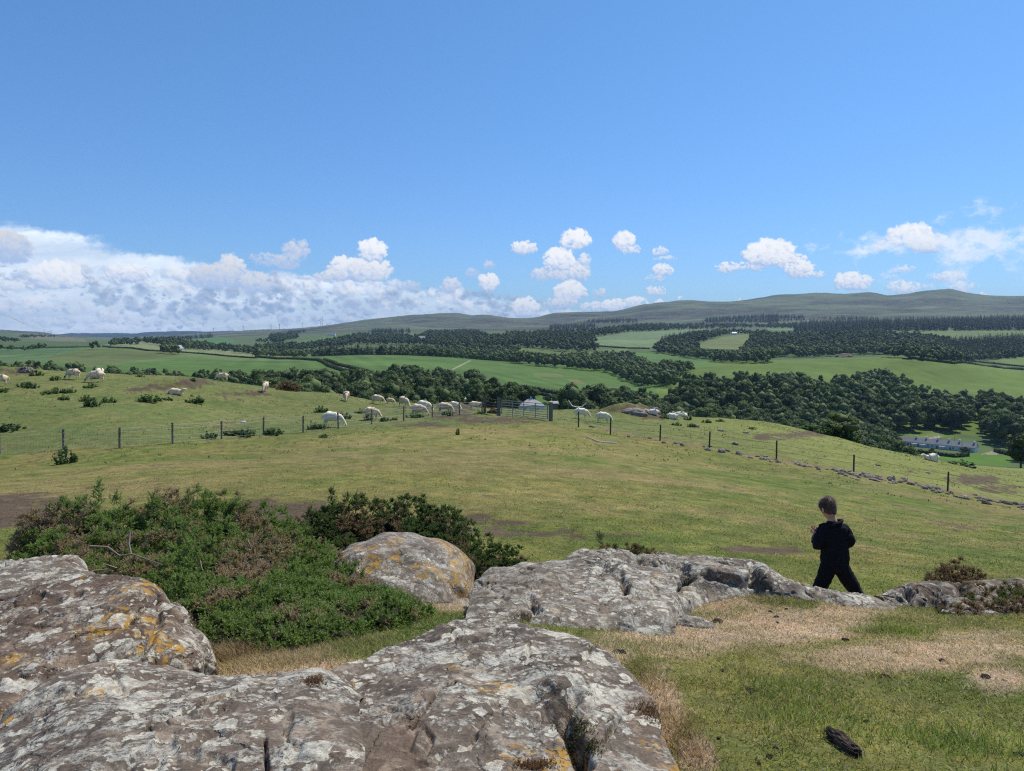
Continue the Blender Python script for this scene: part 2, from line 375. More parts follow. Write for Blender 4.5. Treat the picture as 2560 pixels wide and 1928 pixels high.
def ground_color(X, Y, Z):
    px, py = project(X, np.maximum(Y, 0.4), Z)
    R = np.hypot(X, Y)
    n1 = fbm(X*0.30, Y*0.30, 5, 11, .6); n2 = fbm(X*1.3, Y*1.3, 4, 12, .6); n3 = fbm(X*0.07, Y*0.07, 4, 13)
    n4 = fbm(X*2.9, Y*2.3, 3, 16, .6)
    c = lerp(GREEN, OLIVE, np.clip(0.50+0.75*n1+0.45*n2+0.5*n3+.35*n4, 0, 1))*(1+.22*n4+.16*n2)[..., None]
    # dry, tan swathes in the enclosed field
    dry = np.clip(0.9*fbm(X*0.16+5, Y*0.22, 4, 14, .55)+0.15+0.4*n2, 0, 1)*sstep(Y, 9, 16)*(1-sstep(Y, 46, 56))
    c = lerp(c, TAN, np.clip(dry*0.75, 0, 0.6))
    # beyond the fences the grazing is greener
    past = sstep(Y-np.interp(X, [-45, -19, -6, 2, 12, 20, 25], [30, 36, 46, 52, 48, 43, 40]), -0.6, 0.8)*(1-sstep(Y, 150, 200))
    gp = lerp(C3(.092, .128, .036), C3(.155, .162, .058), np.clip(.45+.7*n1+.4*n2, 0, 1))
    gp = lerp(gp, C3(.155, .178, .050), sstep(X, 8, 24))
    c = lerp(c, gp, past)
    m = np.zeros_like(R)
    for (a, b, ra, rb) in STRAW_SPOTS:
        m = np.maximum(m, np.exp(-((px-a)/ra)**2-((py-b)/rb)**2))
    near = 1-sstep(Y, 7.5, 8.5)
    m = np.clip(m*1.15+0.5*n2+0.35*n1-0.12, 0, 1)*near
    c = lerp(c, STRAW, sstep(m, .25, .7))
    s = np.zeros_like(R)
    for (a, b, ra, rb) in SOIL_SPOTS:
        s = np.maximum(s, np.exp(-(((px-a)/ra)**2)**2-(((py-b)/rb)**2)**2)*(1.55 if a < 800 and b > 1270 else 1))
    s = np.clip(s*1.0+1.0*n2+0.55*n1+.35*fbm(X*5,Y*5,3,19)-0.36, 0, 1)*sstep(Y, 7.6, 8.6)*(1-sstep(Y, 90, 120))
    c = lerp(c, SOIL, sstep(s, .10, .55)*.88)
    # trodden line along the scattered stones and along the left fence
    fx = [at(a, 1100, b).x for a, b in ((1560, 51), (1650, 48), (1773, 46), (1941, 44), (2134, 43), (2369, 41.5), (2660, 40))]; fy = [51, 48, 46, 44, 43, 41.5, 40]
    ln = np.exp(-((Y-np.interp(X, fx, fy)+.6)/1.0)**2)*(X > fx[0]-2); c = lerp(c, C3(.17, .125, .08), np.clip(ln*(.75+1.3*n2+.6*n1), 0, .85))
    ln2 = np.exp(-((Y-np.interp(X, [-45, -26, -19, -12, -6, -2], [29, 33.2, 35.6, 41, 45.5, 50])+1.0)/.35)**2)*(X < -1); c = lerp(c, C3(.13, .10, .055), np.clip(ln2*(.35+1.2*n2), 0, .6))
    # --- far farmland
    far = sstep(Y, 160, 220)
    f = np.zeros(X.shape+(3,)) + C3(.060, .108, .032)
    nf = fbm(X*0.006, Y*0.012, 4, 21)
    f = lerp(f, C3(.095, .125, .045), np.clip(.35+.8*nf, 0, 1))
    f = lerp(f, C3(.090, .115, .050), sstep(Y, 1000, 1600)*0.7)
    m1 = ((Y > 430) & (Y < 930) & (px < 1660)); f[m1] = C3(.078, .136, .031)*(1+0.30*nf[m1, None])
    m2 = ((Y > 470) & (Y < 960) & (px >= 1660+20*np.sin(Y*.02))); f[m2] = C3(.104, .152, .030)*(1+0.30*nf[m2, None])
    far_fields = [
        (W('A', (400,330),(770,240),(1280,265),(1700,290),(1000,385),(760,405),(480,360)), (.120,.150,.050)),
        (W('A', (0,240),(770,235),(640,262),(300,290),(0,300)), (.085,.150,.060)),
        (W('A', (0,300),(300,290),(640,262),(400,330),(480,360),(0,372)), (.100,.160,.060)),
        (W('A', (890,215),(1220,188),(1800,240),(2230,302),(2600,322),(2850,338),(2500,336),(2230,330),(1650,295),(1280,265)), (.21,.235,.105)),
        (W('A', (1650,168),(1860,138),(2020,170),(2010,220),(1800,205)), (.085,.17,.05)),
        (W('A', (250,140),(700,150),(760,190),(500,185),(260,160)), (.16,.16,.10)),
        (W('A', (0,190),(760,190),(770,235),(0,240)), (.085,.125,.050)),
        (W('A', (900,385),(1700,290),(2330,330),(2700,352),(2100,352),(1500,345)), (.125,.185,.055)),
        (W('C', (600,445),(1000,385),(1460,362),(1720,350),(1300,420),(1250,500),(1160,522),(740,505)), (.16,.22,.10)),
        (W('C', (1540,495),(1850,420),(2095,390),(2095,430),(1970,515),(1960,545),(1650,535)), (.155,.185,.065)),
        (W('C', (0,505),(400,545),(1000,525),(1020,560),(700,600),(0,590)), (.13,.185,.06)),
        (W('C', (980,545),(1300,570),(1740,615),(1760,660),(1100,720)), (.105,.185,.05)),
        (W('B', (1830,255),(1965,245),(1965,285),(1840,280)), (.20,.11,.085)),
        (W('B', (990,268),(1400,258),(1400,275),(1000,290)), (.14,.20,.08)),
        (W('B', (200,345),(640,282),(680,300),(330,355)), (.09,.17,.05)),
        (W('B', (350,415),(700,388),(500,450),(380,450)), (.085,.17,.045)),
        (W('C', (180,735),(430,745),(440,775),(200,765)), (.15,.17,.055)), (W('C', (470,790),(560,785),(640,830),(520,825)), (.16,.165,.06)),
        (W('D', (300,365),(1100,352),(2230,335),(2230,470),(1200,440)), (.135,.18,.062)),
        (W('D', (1860,615),(2230,595),(2230,680)), (.13,.19,.05)),
        (W('E', (1230,335),(1480,262),(1520,320),(1300,356)), (.16,.21,.06)), (W('E', (1290,350),(1490,308),(1500,320),(1320,360)), (.34,.31,.27)),
        (W('E', (1500,330),(1900,285),(1990,330),(1600,370)), (.10,.15,.05)), (W('E', (1800,475),(1950,440),(1990,470),(1830,500)), (.26,.25,.17)),
        (W('C', (130,888),(300,912),(480,945),(620,962),(600,975),(300,925)), (.30,.29,.27)), (W('B', (560,498),(660,520),(900,590),(860,600),(640,535)), (.24,.22,.19)),
        (W('B', (1640,588),(1850,486),(1860,492),(1655,592)), (.30,.30,.20)),
        (W('D', (0,340),(215,345),(215,365),(0,365)), (.14,.21,.08)),
        (W('E', (1180,460),(1900,470),(2090,490),(2100,575),(1700,560)), (.085,.165,.025)),
    ]
    # drilling lines and worn streaks in the crops
    for_t = 1+.10*np.sin((X*.8+Y*.25)*.35)*sstep(fbm(X*.01, Y*.01, 2, 61), -.1, .3)+.10*fbm(X*.05, Y*.03, 4, 62, .65)
    for poly, col in far_fields:
        jx = 1.2*fbm(X*0.03, Y*0.03, 2, 31); mm = inpoly(px+jx, py, poly) & (Y > 150)
        f[mm] = C3(*col)*.84*(1+0.2*nf[mm, None])
    f = f*for_t[..., None]
    # moor
    hm = sstep(Y+300*fbm(X*.002, Y*.002, 3, 5), 2500, 3100)
    nh = fbm(X*.0016, Y*.0035, 5, 41, .6); nh2 = fbm(X*.01, Y*.02, 4, 42, .6)
    moor = lerp(C3(.150, .165, .085), C3(.085, .075, .055), sstep(nh+.4*nh2, -.12, .42))
    moor = lerp(moor, C3(.19, .20, .10), sstep(nh2+.5*nh, .30, .7)*.7)
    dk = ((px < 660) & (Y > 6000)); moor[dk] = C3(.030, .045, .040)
    moor = moor*C3(.62, .66, .66)*(1.0+.75*fbm(X*.004, Y*.006, 5, 47, .65))[..., None]
    f = lerp(f, moor, hm)
    c = lerp(c, f, far)
    return np.clip(c, 0, 1)

def mat(name, rough=0.9, spec=0.2):
    m = bpy.data.materials.new(name); m.use_nodes = True; nt = m.node_tree; N = NB(nt)
    b = nt.nodes['Principled BSDF']; b.inputs['Roughness'].default_value = rough; b.inputs['Specular IOR Level'].default_value = spec
    return m, N, b
def ground_mat():
    m, N, b = mat("turf", 0.95, 0.12)
    a = N.new('ShaderNodeAttribute', attribute_name='Col').outputs[0]
    geo = N.new('ShaderNodeNewGeometry').outputs['Position']
    x, y, z = N.sep(geo)
    dist = N.vmath('LENGTH', geo, out=1)
    nf = N.smooth(dist, 120, 220, 1, 0)
    n1 = N.noise(geo, 9.0, 6, .7); n2 = N.noise(geo, 38.0, 4, .7); n3 = N.noise(geo, 1.6, 5, .65)
    v = N.math('ADD', N.math('MULTIPLY', n1, .9), N.math('MULTIPLY_ADD', n2, .7, N.math('MULTIPLY', n3, .8)))   # about 1.2
    fac = N.math('MULTIPLY_ADD', N.math('SUBTRACT', v, 1.2), N.math('MULTIPLY', nf, 1.7), 1.0)
    c = N.vmath('SCALE', a, fac)
    # blades of a yellower / greener cast
    hue = N.smooth(N.noise(geo, 4.2, 5, .7), .42, .62)
    c = N.mix(N.math('MULTIPLY', N.math('MULTIPLY', hue, nf), .45), c, N.mix(1.0, c, (1.45, 1.12, 0.95), 'MULTIPLY'))
    fn = N.noise(geo, 0.05, 5, .6)
    c = N.vmath('SCALE', c, N.smooth(fn, .3, .7, .9, 1.12))
    sp = N.vor(geo, 2.2, 'F1'); wsp = N.math('MULTIPLY', N.smooth(sp, .045, .03), N.smooth(dist, 14, 26))
    c = N.mix(N.math('MULTIPLY', wsp, N.math('MULTIPLY', nf, .55)), c, (.42, .42, .30))
    N.l.new(c, b.inputs['Base Color'])
    h = N.math('ADD', N.math('MULTIPLY', n1, .05), N.math('MULTIPLY_ADD', n2, .02, N.math('MULTIPLY', n3, .12)))
    bp = N.new('ShaderNodeBump'); bp.inputs['Strength'].default_value = 0.65; bp.inputs['Distance'].default_value = 1.0
    N.l.new(N.math('MULTIPLY', h, N.smooth(dist, 60, 140, 1, 0)), bp.inputs['Height']); N.l.new(bp.outputs[0], b.inputs['Normal'])
    return m
def build_ground():
    s = np.concatenate([np.linspace(-1.45, -.74, 60)[:-1], np.linspace(-.74, .74, 1050), np.linspace(.74, 1.45, 60)[1:]])
    Yp = np.exp(np.concatenate([np.linspace(math.log(2.0), math.log(120), 420)[:-1], np.linspace(math.log(120), math.log(15000), 640)]))
    S, T = np.meshgrid(s, Yp, indexing='ij'); X = S*T; Y = T-6
    Z = ground(X, Y)
    me = mesh_np('ground', np.stack([X, Y, Z], -1).reshape(-1, 3), quads=gridquads(len(s), len(Yp))[:, ::-1])
    vcol(me, ground_color(X, Y, Z).reshape(-1, 3))
    put('ground', me, ground_mat(), kind='structure', label='rolling pasture, valley farmland and moorland hills')
build_ground()
# ------------------------------------------------------------------ trees
def ico(sub):
    bm = bmesh.new(); bmesh.ops.create_icosphere(bm, subdivisions=sub, radius=1.0)
    V = np.array([v.co[:] for v in bm.verts]); F = np.array([[v.index for v in f.verts] for f in bm.faces]); bm.free()
    return V, F
ICO1, ICO2, ICO3 = ico(1), ico(2), ico(3)
def fib(n, rs):
    i = np.arange(n)+.5; ph = np.arccos(1-2*i/n); th = math.pi*(1+5**.5)*i+rs.rand()*6
    return np.stack([np.cos(th)*np.sin(ph), np.sin(th)*np.sin(ph), np.cos(ph)], 1)
def leaves(rs, C, Nn, size, stretch=1.0, flat=.55):
    """small leaf-clump faces (quads) at points C facing roughly Nn"""
    n = len(C); d = Nn*flat+rs.randn(n, 3)*(1-flat); d /= np.linalg.norm(d, axis=1)[:, None]+1e-9
    a = np.cross(d, rs.randn(n, 3)); a /= np.linalg.norm(a, axis=1)[:, None]+1e-9; b = np.cross(d, a)
    s = size*(0.6+.8*rs.rand(n))[:, None]
    q = np.stack([C-a*s-b*s*.35, C-b*s*.9*stretch, C+a*s-b*s*.2, C+b*s*stretch], 1)
    return q.reshape(-1, 3), np.arange(4*n).reshape(-1, 4)
def broad_crown(seed, w=.40, base=.20, lobes=40, sub=None, nleaf=4200, leaf=.021, masses=8):
    """crown of a broadleaf tree of height 1: a few big leaf masses, each of smaller clumps; returns V, tris, quads"""
    rs = np.random.RandomState(seed); IV, IF = sub or ICO1
    Vs, Ts = [], []; off = 0; cz = (1+base)/2-.03; rz = (1-base)/2*.9
    M = fib(masses, rs)+rs.randn(masses, 3)*.22; M[0] = (rs.randn()*.2, rs.randn()*.2, .95)
    MC = np.array([[m[0]*w*.60, m[1]*w*.60, cz+m[2]*rz*(.62 if m[2] > 0 else .5)] for m in M]); MR = rs.uniform(.15, .23, masses)*(w/.42)**.5
    LC, LR, LD_ = [], [], []
    for k in range(lobes):
        q = k % masses; d = rs.randn(3); d[2] += .35; d /= np.linalg.norm(d)
        c = MC[q]+d*MR[q]*rs.uniform(.55, 1.0)*np.array([1.1, 1.1, .8]); lr = rs.uniform(.055, .115)
        LC.append(c); LR.append(lr); V = c+IV*(lr*.86)*(1+.3*(rs.rand(len(IV), 1)-.5)); Vs.append(V); Ts.append(IF+off); off += len(V)
    for q in range(masses):
        V = MC[q]+IV*MR[q]*.86; Vs.append(V); Ts.append(IF+off); off += len(V)
    LC = np.array(LC); LR = np.array(LR)
    n = nleaf; k = rs.randint(lobes, size=n); d = rs.randn(n, 3); d[:, 2] += .2; d /= np.linalg.norm(d, axis=1)[:, None]
    C = LC[k]+d*(LR[k]*rs.uniform(.84, 1.26, n))[:, None]
    Q, qf = leaves(rs, C, d, leaf, flat=.74)
    Vs.append(Q); return np.concatenate(Vs), np.concatenate(Ts), qf+off
def conifer_crown(seed, w=.20, base=.10, tiers=15, per=13):
    rs = np.random.RandomState(seed); C, Nn, S = [], [], []
    Vs, Qs = [], []
    n = 0
    for t in range(tiers):
        f = t/(tiers-1); z = base+(1-base)*f**.92; r = w*(1-f)**.8*rs.uniform(.85, 1.12)+.012
        for p in range(max(4, int(per*(1-f*.6)))):
            a = rs.uniform(0, 6.283); rr = r*rs.uniform(.7, 1.15); dz = -.05*(1-f)-.02*rs.rand(); h = .035+.03*rs.rand()*(1-f)
            ca, sa = math.cos(a), math.sin(a); wd = rr*.34
            A = np.array([0, 0, z+h]); B = np.array([ca*rr*.6-sa*wd, sa*rr*.6+ca*wd, z+dz*.4]); T = np.array([ca*rr, sa*rr, z+dz]); D = np.array([ca*rr*.6+sa*wd, sa*rr*.6-ca*wd, z+dz*.4])
            Vs.append([A, B, T, D]); Qs.append([n, n+1, n+2, n+3]); n += 4
            Vs.append([A-[0, 0, .05], B-[0, 0, .02], T-[0, 0, .02], D-[0, 0, .05]]); Qs.append([n, n+1, n+2, n+3]); n += 4
    tip = [np.array([0, 0, 1.04]), np.array([.012, 0, .95]), np.array([-.006, .01, .95]), np.array([-.006, -.01, .95])]
    V = np.array(Vs).reshape(-1, 3); V = np.concatenate([V, tip]); T = np.array([[n, n+1, n+2], [n, n+2, n+3], [n, n+3, n+1]])
    return V, T, np.array(Qs)
def trunk_mesh(seed, top=.62, r=.022, limbs=6, spread=.28):
    rs = np.random.RandomState(seed); Vs, Qs = [], []; n = 0
    def tube(p0, p1, r0, r1, bend):
        nonlocal n
        k, m = 5, 6; ax = p1-p0
        u = np.cross(ax, [0.3, 1, .2]); u /= np.linalg.norm(u); v = np.cross(ax, u); v /= np.linalg.norm(v)
        for i in range(k):
            f = i/(k-1); c = p0+ax*f+bend*math.sin(f*math.pi)
            rr = r0+(r1-r0)*f
            for j in range(m):
                a = 6.283*j/m; Vs.append(c+u*math.cos(a)*rr+v*math.sin(a)*rr)
        for i in range(k-1):
            for j in range(m): Qs.append([n+i*m+j, n+i*m+(j+1) % m, n+(i+1)*m+(j+1) % m, n+(i+1)*m+j])
        n += k*m
    tube(np.array([0, 0, -.04]), np.array([0, 0, top]), r*1.35, r*.55, rs.randn(3)*.012)
    for k in range(limbs):
        z = rs.uniform(.22, top*.95); a = rs.uniform(0, 6.283); L = spread*rs.uniform(.6, 1)
        tube(np.array([0, 0, z]), np.array([math.cos(a)*L, math.sin(a)*L, z+L*.8]), r*.5, r*.15, rs.randn(3)*.015)
    return np.array(Vs), np.array(Qs)

def leaf_mat(name, c0, c1, rough=.75, scale=.55, objvar=.30, hueobj=True, trans=.30):
    m, N, b = mat(name, rough, .25)
    geo = N.new('ShaderNodeNewGeometry'); oi = N.new('ShaderNodeObjectInfo')
    n = N.noise(geo.outputs['Position'], scale, 5, .7)
    isl = geo.outputs['Random Per Island']
    c = N.mix(N.smooth(N.math('MULTIPLY_ADD', isl, .35, N.math('MULTIPLY', n, .9)), .35, .85), c0, c1)
    r = oi.outputs['Random']
    if hueobj: c = N.mix(N.math('MULTIPLY', r, .55), c, N.mix(1.0, c, (1.18, 1.06, .80), 'MULTIPLY'))
    c = N.vmath('SCALE', c, N.math('MULTIPLY_ADD', r, objvar*2, 1-objvar))
    N.l.new(c, b.inputs['Base Color'])
    # thin leaves let some light through
    tr = N.new('ShaderNodeBsdfTranslucent'); N.l.new(N.vmath('MULTIPLY', c, (1.1, 1.25, .6)), tr.inputs[0])
    mx = N.new('ShaderNodeMixShader'); mx.inputs[0].default_value = trans
    N.l.new(b.outputs[0], mx.inputs[1]); N.l.new(tr.outputs[0], mx.inputs[2])
    N.l.new(mx.outputs[0], N.n['Material Output'].inputs[0])
    return m
M_LEAF = leaf_mat("broad_leaves", (.052, .082, .032), (.135, .182, .064))
M_LEAFD = leaf_mat("dark_leaves", (.042, .066, .030), (.100, .138, .050))
M_CON = leaf_mat("conifer_needles", (.032, .050, .030), (.062, .086, .044), objvar=.15)
M_FAR = leaf_mat("far_leaves", (.050, .078, .034), (.122, .162, .060), scale=.05)
M_FARC = leaf_mat("far_needles", (.030, .046, .030), (.058, .080, .044), scale=.03)
M_BARK, _n, _b = mat("bark", .9, .1); _b.inputs['Base Color'].default_value = (.10, .082, .062, 1)
M_BARK_NOISE = _n.noise(_n.new('ShaderNodeNewGeometry').outputs['Position'], 3.0, 5, .7)
_n.l.new(_n.mix(M_BARK_NOISE, (.05, .04, .03), (.17, .15, .12)), _b.inputs['Base Color'])
M_PALE = leaf_mat("pale_leaves", (.13, .16, .10), (.26, .29, .20), hueobj=False)

TREE_PROTO = {}
def tree_meshes():
    for i in range(5):
        V, T, Q = broad_crown(40+i, w=[.50, .44, .54, .40, .48][i], base=[.12, .16, .14, .10, .18][i]); c = mesh_np('crown', V, tris=T, quads=Q); c.materials.append(M_LEAF if i % 3 else M_LEAFD)
        V, Q = trunk_mesh(i); t = mesh_np('trunk', V, quads=Q); t.materials.append(M_BARK); TREE_PROTO['broad%d' % i] = (c, t)
    V, T, Q = broad_crown(90, w=.46, base=.12); c = mesh_np('crown', V, tris=T, quads=Q); c.materials.append(M_PALE); TREE_PROTO['pale0'] = (c, TREE_PROTO['broad0'][1])
    for i in range(3):
        V, T, Q = conifer_crown(60+i, w=[.20, .17, .24][i]); c = mesh_np('crown', V, tris=T, quads=Q, smooth=False); c.materials.append(M_CON)
        V, Q = trunk_mesh(20+i, top=.9, r=.014, limbs=0); t = mesh_np('trunk', V, quads=Q); t.materials.append(M_BARK); TREE_PROTO['con%d' % i] = (c, t)
tree_meshes()
NTREE = 0
def tree(name, key, x, y, H, label, group, rz=0., sx=1., sink=0.0, cat='tree'):
    global NTREE; NTREE += 1
    c, t = TREE_PROTO[key]
    r = empty(name, (x, y, gz(x, y)-sink), label, cat, group, rz)
    r.scale = (H*sx, H*sx, H)
    put('crown', c, parent=r); put('trunk', t, parent=r)
    return r

def multi_hit(px, py, lift, y0, y1, steps=420):
    Y = np.exp(np.linspace(math.log(y0), math.log(y1), steps))
    vx, vy = (px-1280)/FPX, (964-py)/FPX; dy = math.cos(PITCH)+vy*math.sin(PITCH); dz = (-math.sin(PITCH)+vy*math.cos(PITCH))/dy
    X = (vx/dy)[:, None]*Y[None]; Z = EYE+dz[:, None]*Y[None]
    d = Z-(zbase(X, np.broadcast_to(Y, X.shape))+np.asarray(lift)[:, None]) < 0
    k = np.argmax(d, axis=1); ok = d.any(axis=1) & (k > 0)
    return (vx/dy)*Y[k], Y[k], ok
def plant(poly, n, H, sp, y0=150, y1=4500, seed=0, base_in=True, slack=3, top=.80):
    """choose standing places for the trees whose crowns fill the given patch of the view"""
    rs = np.random.RandomState(seed); P = np.array(poly); lo, hi = P.min(0), P.max(0)
    px = rs.uniform(lo[0], hi[0], n); py = rs.uniform(lo[1], hi[1], n)
    ok = inpoly(px, py, poly); px, py = px[ok], py[ok]
    h = H*rs.uniform(.78, 1.15, len(px))
    X, Y, ok = multi_hit(px, py, h*top, y0, y1)
    X, Y, h, px = X[ok], Y[ok], h[ok], px[ok]; Z = ground(X, Y)
    bx, by = project(X, Y, Z)
    if base_in:
        ok = inpoly(bx, by-slack, poly); X, Y, Z, h = X[ok], Y[ok], Z[ok], h[ok]
    out = []; cells = {}
    for x, y, z, hh in zip(X, Y, Z, h):
        c = (int(x//sp), int(y//sp)); bad = False
        for i in (-1, 0, 1):
            for j in (-1, 0, 1):
                for (a, b) in cells.get((c[0]+i, c[1]+j), ()):
                    if (a-x)**2+(b-y)**2 < sp*sp: bad = True
        if bad: continue
        cells.setdefault(c, []).append((x, y)); out.append((x, y, z, hh))
    return out
def merged(name, spots, protos, m, seed=1, sxy=(.9, 1.2), label=None, smooth=True):
    rs = np.random.RandomState(seed); Vs, Ts, Qs = [], [], []; off = 0
    for (x, y, z, h) in spots:
        V, T, Q = protos[rs.randint(len(protos))]; a = rs.uniform(0, 6.28); ca, sa = math.cos(a), math.sin(a); s = rs.uniform(*sxy)*h
        P = np.empty_like(V); P[:, 0] = (V[:, 0]*ca-V[:, 1]*sa)*s+x; P[:, 1] = (V[:, 0]*sa+V[:, 1]*ca)*s+y; P[:, 2] = V[:, 2]*h+z
        Vs.append(P); Ts.append(T+off)
        if Q is not None: Qs.append(Q+off)
        off += len(V)
    me = mesh_np(name, np.concatenate(Vs), tris=np.concatenate(Ts), quads=np.concatenate(Qs) if Qs else None, smooth=smooth)
    return put(name, me, m, label=label, kind='stuff')

# woods one can still tell tree by tree
W_LEFT = W('A', (0,372),(480,368),(700,395),(1000,425),(1500,445),(2212,455),(2330,450),(2330,600),(2212,560),(1700,500),(1000,480),(0,460))
W_MID = W('B', (0,612),(500,600),(800,602),(1000,612),(1230,552),(1500,548),(1750,580),(1900,600),(2000,660),(2100,675),(2212,700),(2320,780),(2320,900),(1900,900),(1400,870),(950,830),(400,770),(0,720))
W_RIGHT = W('D', (-1700,890),(-1250,870),(-900,880),(-760,860),(-720,760),(-640,745),(-400,770),(-250,740),(0,755),(230,730),(420,760),(530,850),(600,800),(640,742),(850,715),(960,708),(1080,730),(1160,760),(1300,850),(1500,868),(1620,880),(2212,930),(2300,940),(2300,1240),(2020,1330),(1850,1270),(1560,1280),(1250,1300),(1100,1400),(700,1300),(430,1240),(0,1165),(-300,1130),(-700,1080),(-1100,1060),(-1600,1040))
KB = ['broad0', 'broad1', 'broad2', 'broad3', 'broad4']
def near_woods():
    rs = random.Random(5)
    sp = plant(W_RIGHT, 5000, 17, 11.6, 190, 800, 3, base_in=False)
    sp = [t for t in sp if not (t[1] > 700 and t[0] < 120)]
    # keep the cottages, the road and the meadow in front of them clear
    keep = []
    for (x, y, z, h) in sp:
        qx, qy = project(x, y, z); qx = float(qx); qy = float(qy)
        tx, ty = project(x, y, z+h)
        cx = 2240 < qx < 2480 and 1094 < qy
        if cx: continue
        if 2300 < qx < 2560 and qy > 1122: continue
        if 2270 < qx < 2475 and qy > 1086: continue
        if y < 300 and qx > 2100: continue
        keep.append((x, y, z, h))
    sp2 = plant(W_MID, 3000, 14, 9.8, 190, 520, 4, base_in=False)
    sp3 = plant(W_LEFT, 2500, 9.5, 8.6, 180, 430, 5, base_in=False)
    allt = [(t, 'R') for t in keep]+[(t, 'M') for t in sp2]+[(t, 'L') for t in sp3]
    allt.sort(key=lambda q: -(q[0][3]/q[0][1]))
    print("near tree candidates", len(keep), len(sp2), len(sp3))
    things, rest = allt[:262], [t[0] for t in allt[262:]]
    info = {'R': ('dark green broadleaf tree in the wood filling the valley behind the fence on the right', 'broadleaf trees of the valley wood on the right'),
            'M': ('rounded green tree of the hillside wood behind the grazing sheep, left of the farm roofs', 'trees of the hillside wood left of the gate'),
            'L': ('low dark tree in the belt behind the far edge of the left sheep pasture', 'trees of the low belt behind the left pasture')}
    def where(g, px, py, x, y):
        if g == 'R':
            if px < 1500: return 'tree at the left end of the valley wood, behind the sheep right of the gate'
            if px < 1760: return 'tree of the valley wood rising behind the rocky knoll and resting sheep' if y < 420 else 'tree in the left part of the valley wood, against the bright field'
            if px < 2130: return 'dark green tree of the valley wood just beyond the pasture crest' if y < 330 else (('tree low in the middle of the valley wood, behind the windswept crest tree' if px > 1980 else 'tree low in the middle of the valley wood, above the third and fourth fence posts') if y < 430 else ('tree halfway up the middle of the valley wood' if y < 520 else 'tree on the upper edge of the valley wood below the bright right-hand field'))
            if px < 2330: return 'tree of the valley wood close behind the left end of the cottages' if y < 520 else 'tree on the upper edge of the valley wood, above the cottages'
            return 'tree standing behind the road and lamps, right of the cottages' if y < 560 else 'tree of the wood at the far right, below the pale edge of the field'
        if g == 'M':
            if px < 860: return 'low tree in the left part of the hillside wood, behind the end-on sheep'
            if px < 1010: return 'rounded tree of the hillside wood behind the sheep grazing by the fence' if y < 330 else 'tree on the top edge of the hillside wood, beside the pale silvery tree'
            if px < 1150: return 'tree of the hillside wood above the sheep on bare earth' if y < 340 else 'taller tree on the top edge of the hillside wood, right of centre'
            return 'dark tree at the right end of the hillside wood, behind the farm roofs'
        return 'low dark tree in the belt behind the crest of the left pasture' if px < 330 else 'low tree in the belt behind the sheep grazing alone on the skyline'
    for (x, y, z, h), g in things:
        k = rs.choice(KB); qx, qy = project(x, y, z)
        tree('broadleaf_tree', k, x, y, h, where(g, float(qx), float(qy), x, y), info[g][1], rs.uniform(0, 6.28), rs.uniform(.92, 1.25))
    return rest
REST = near_woods()

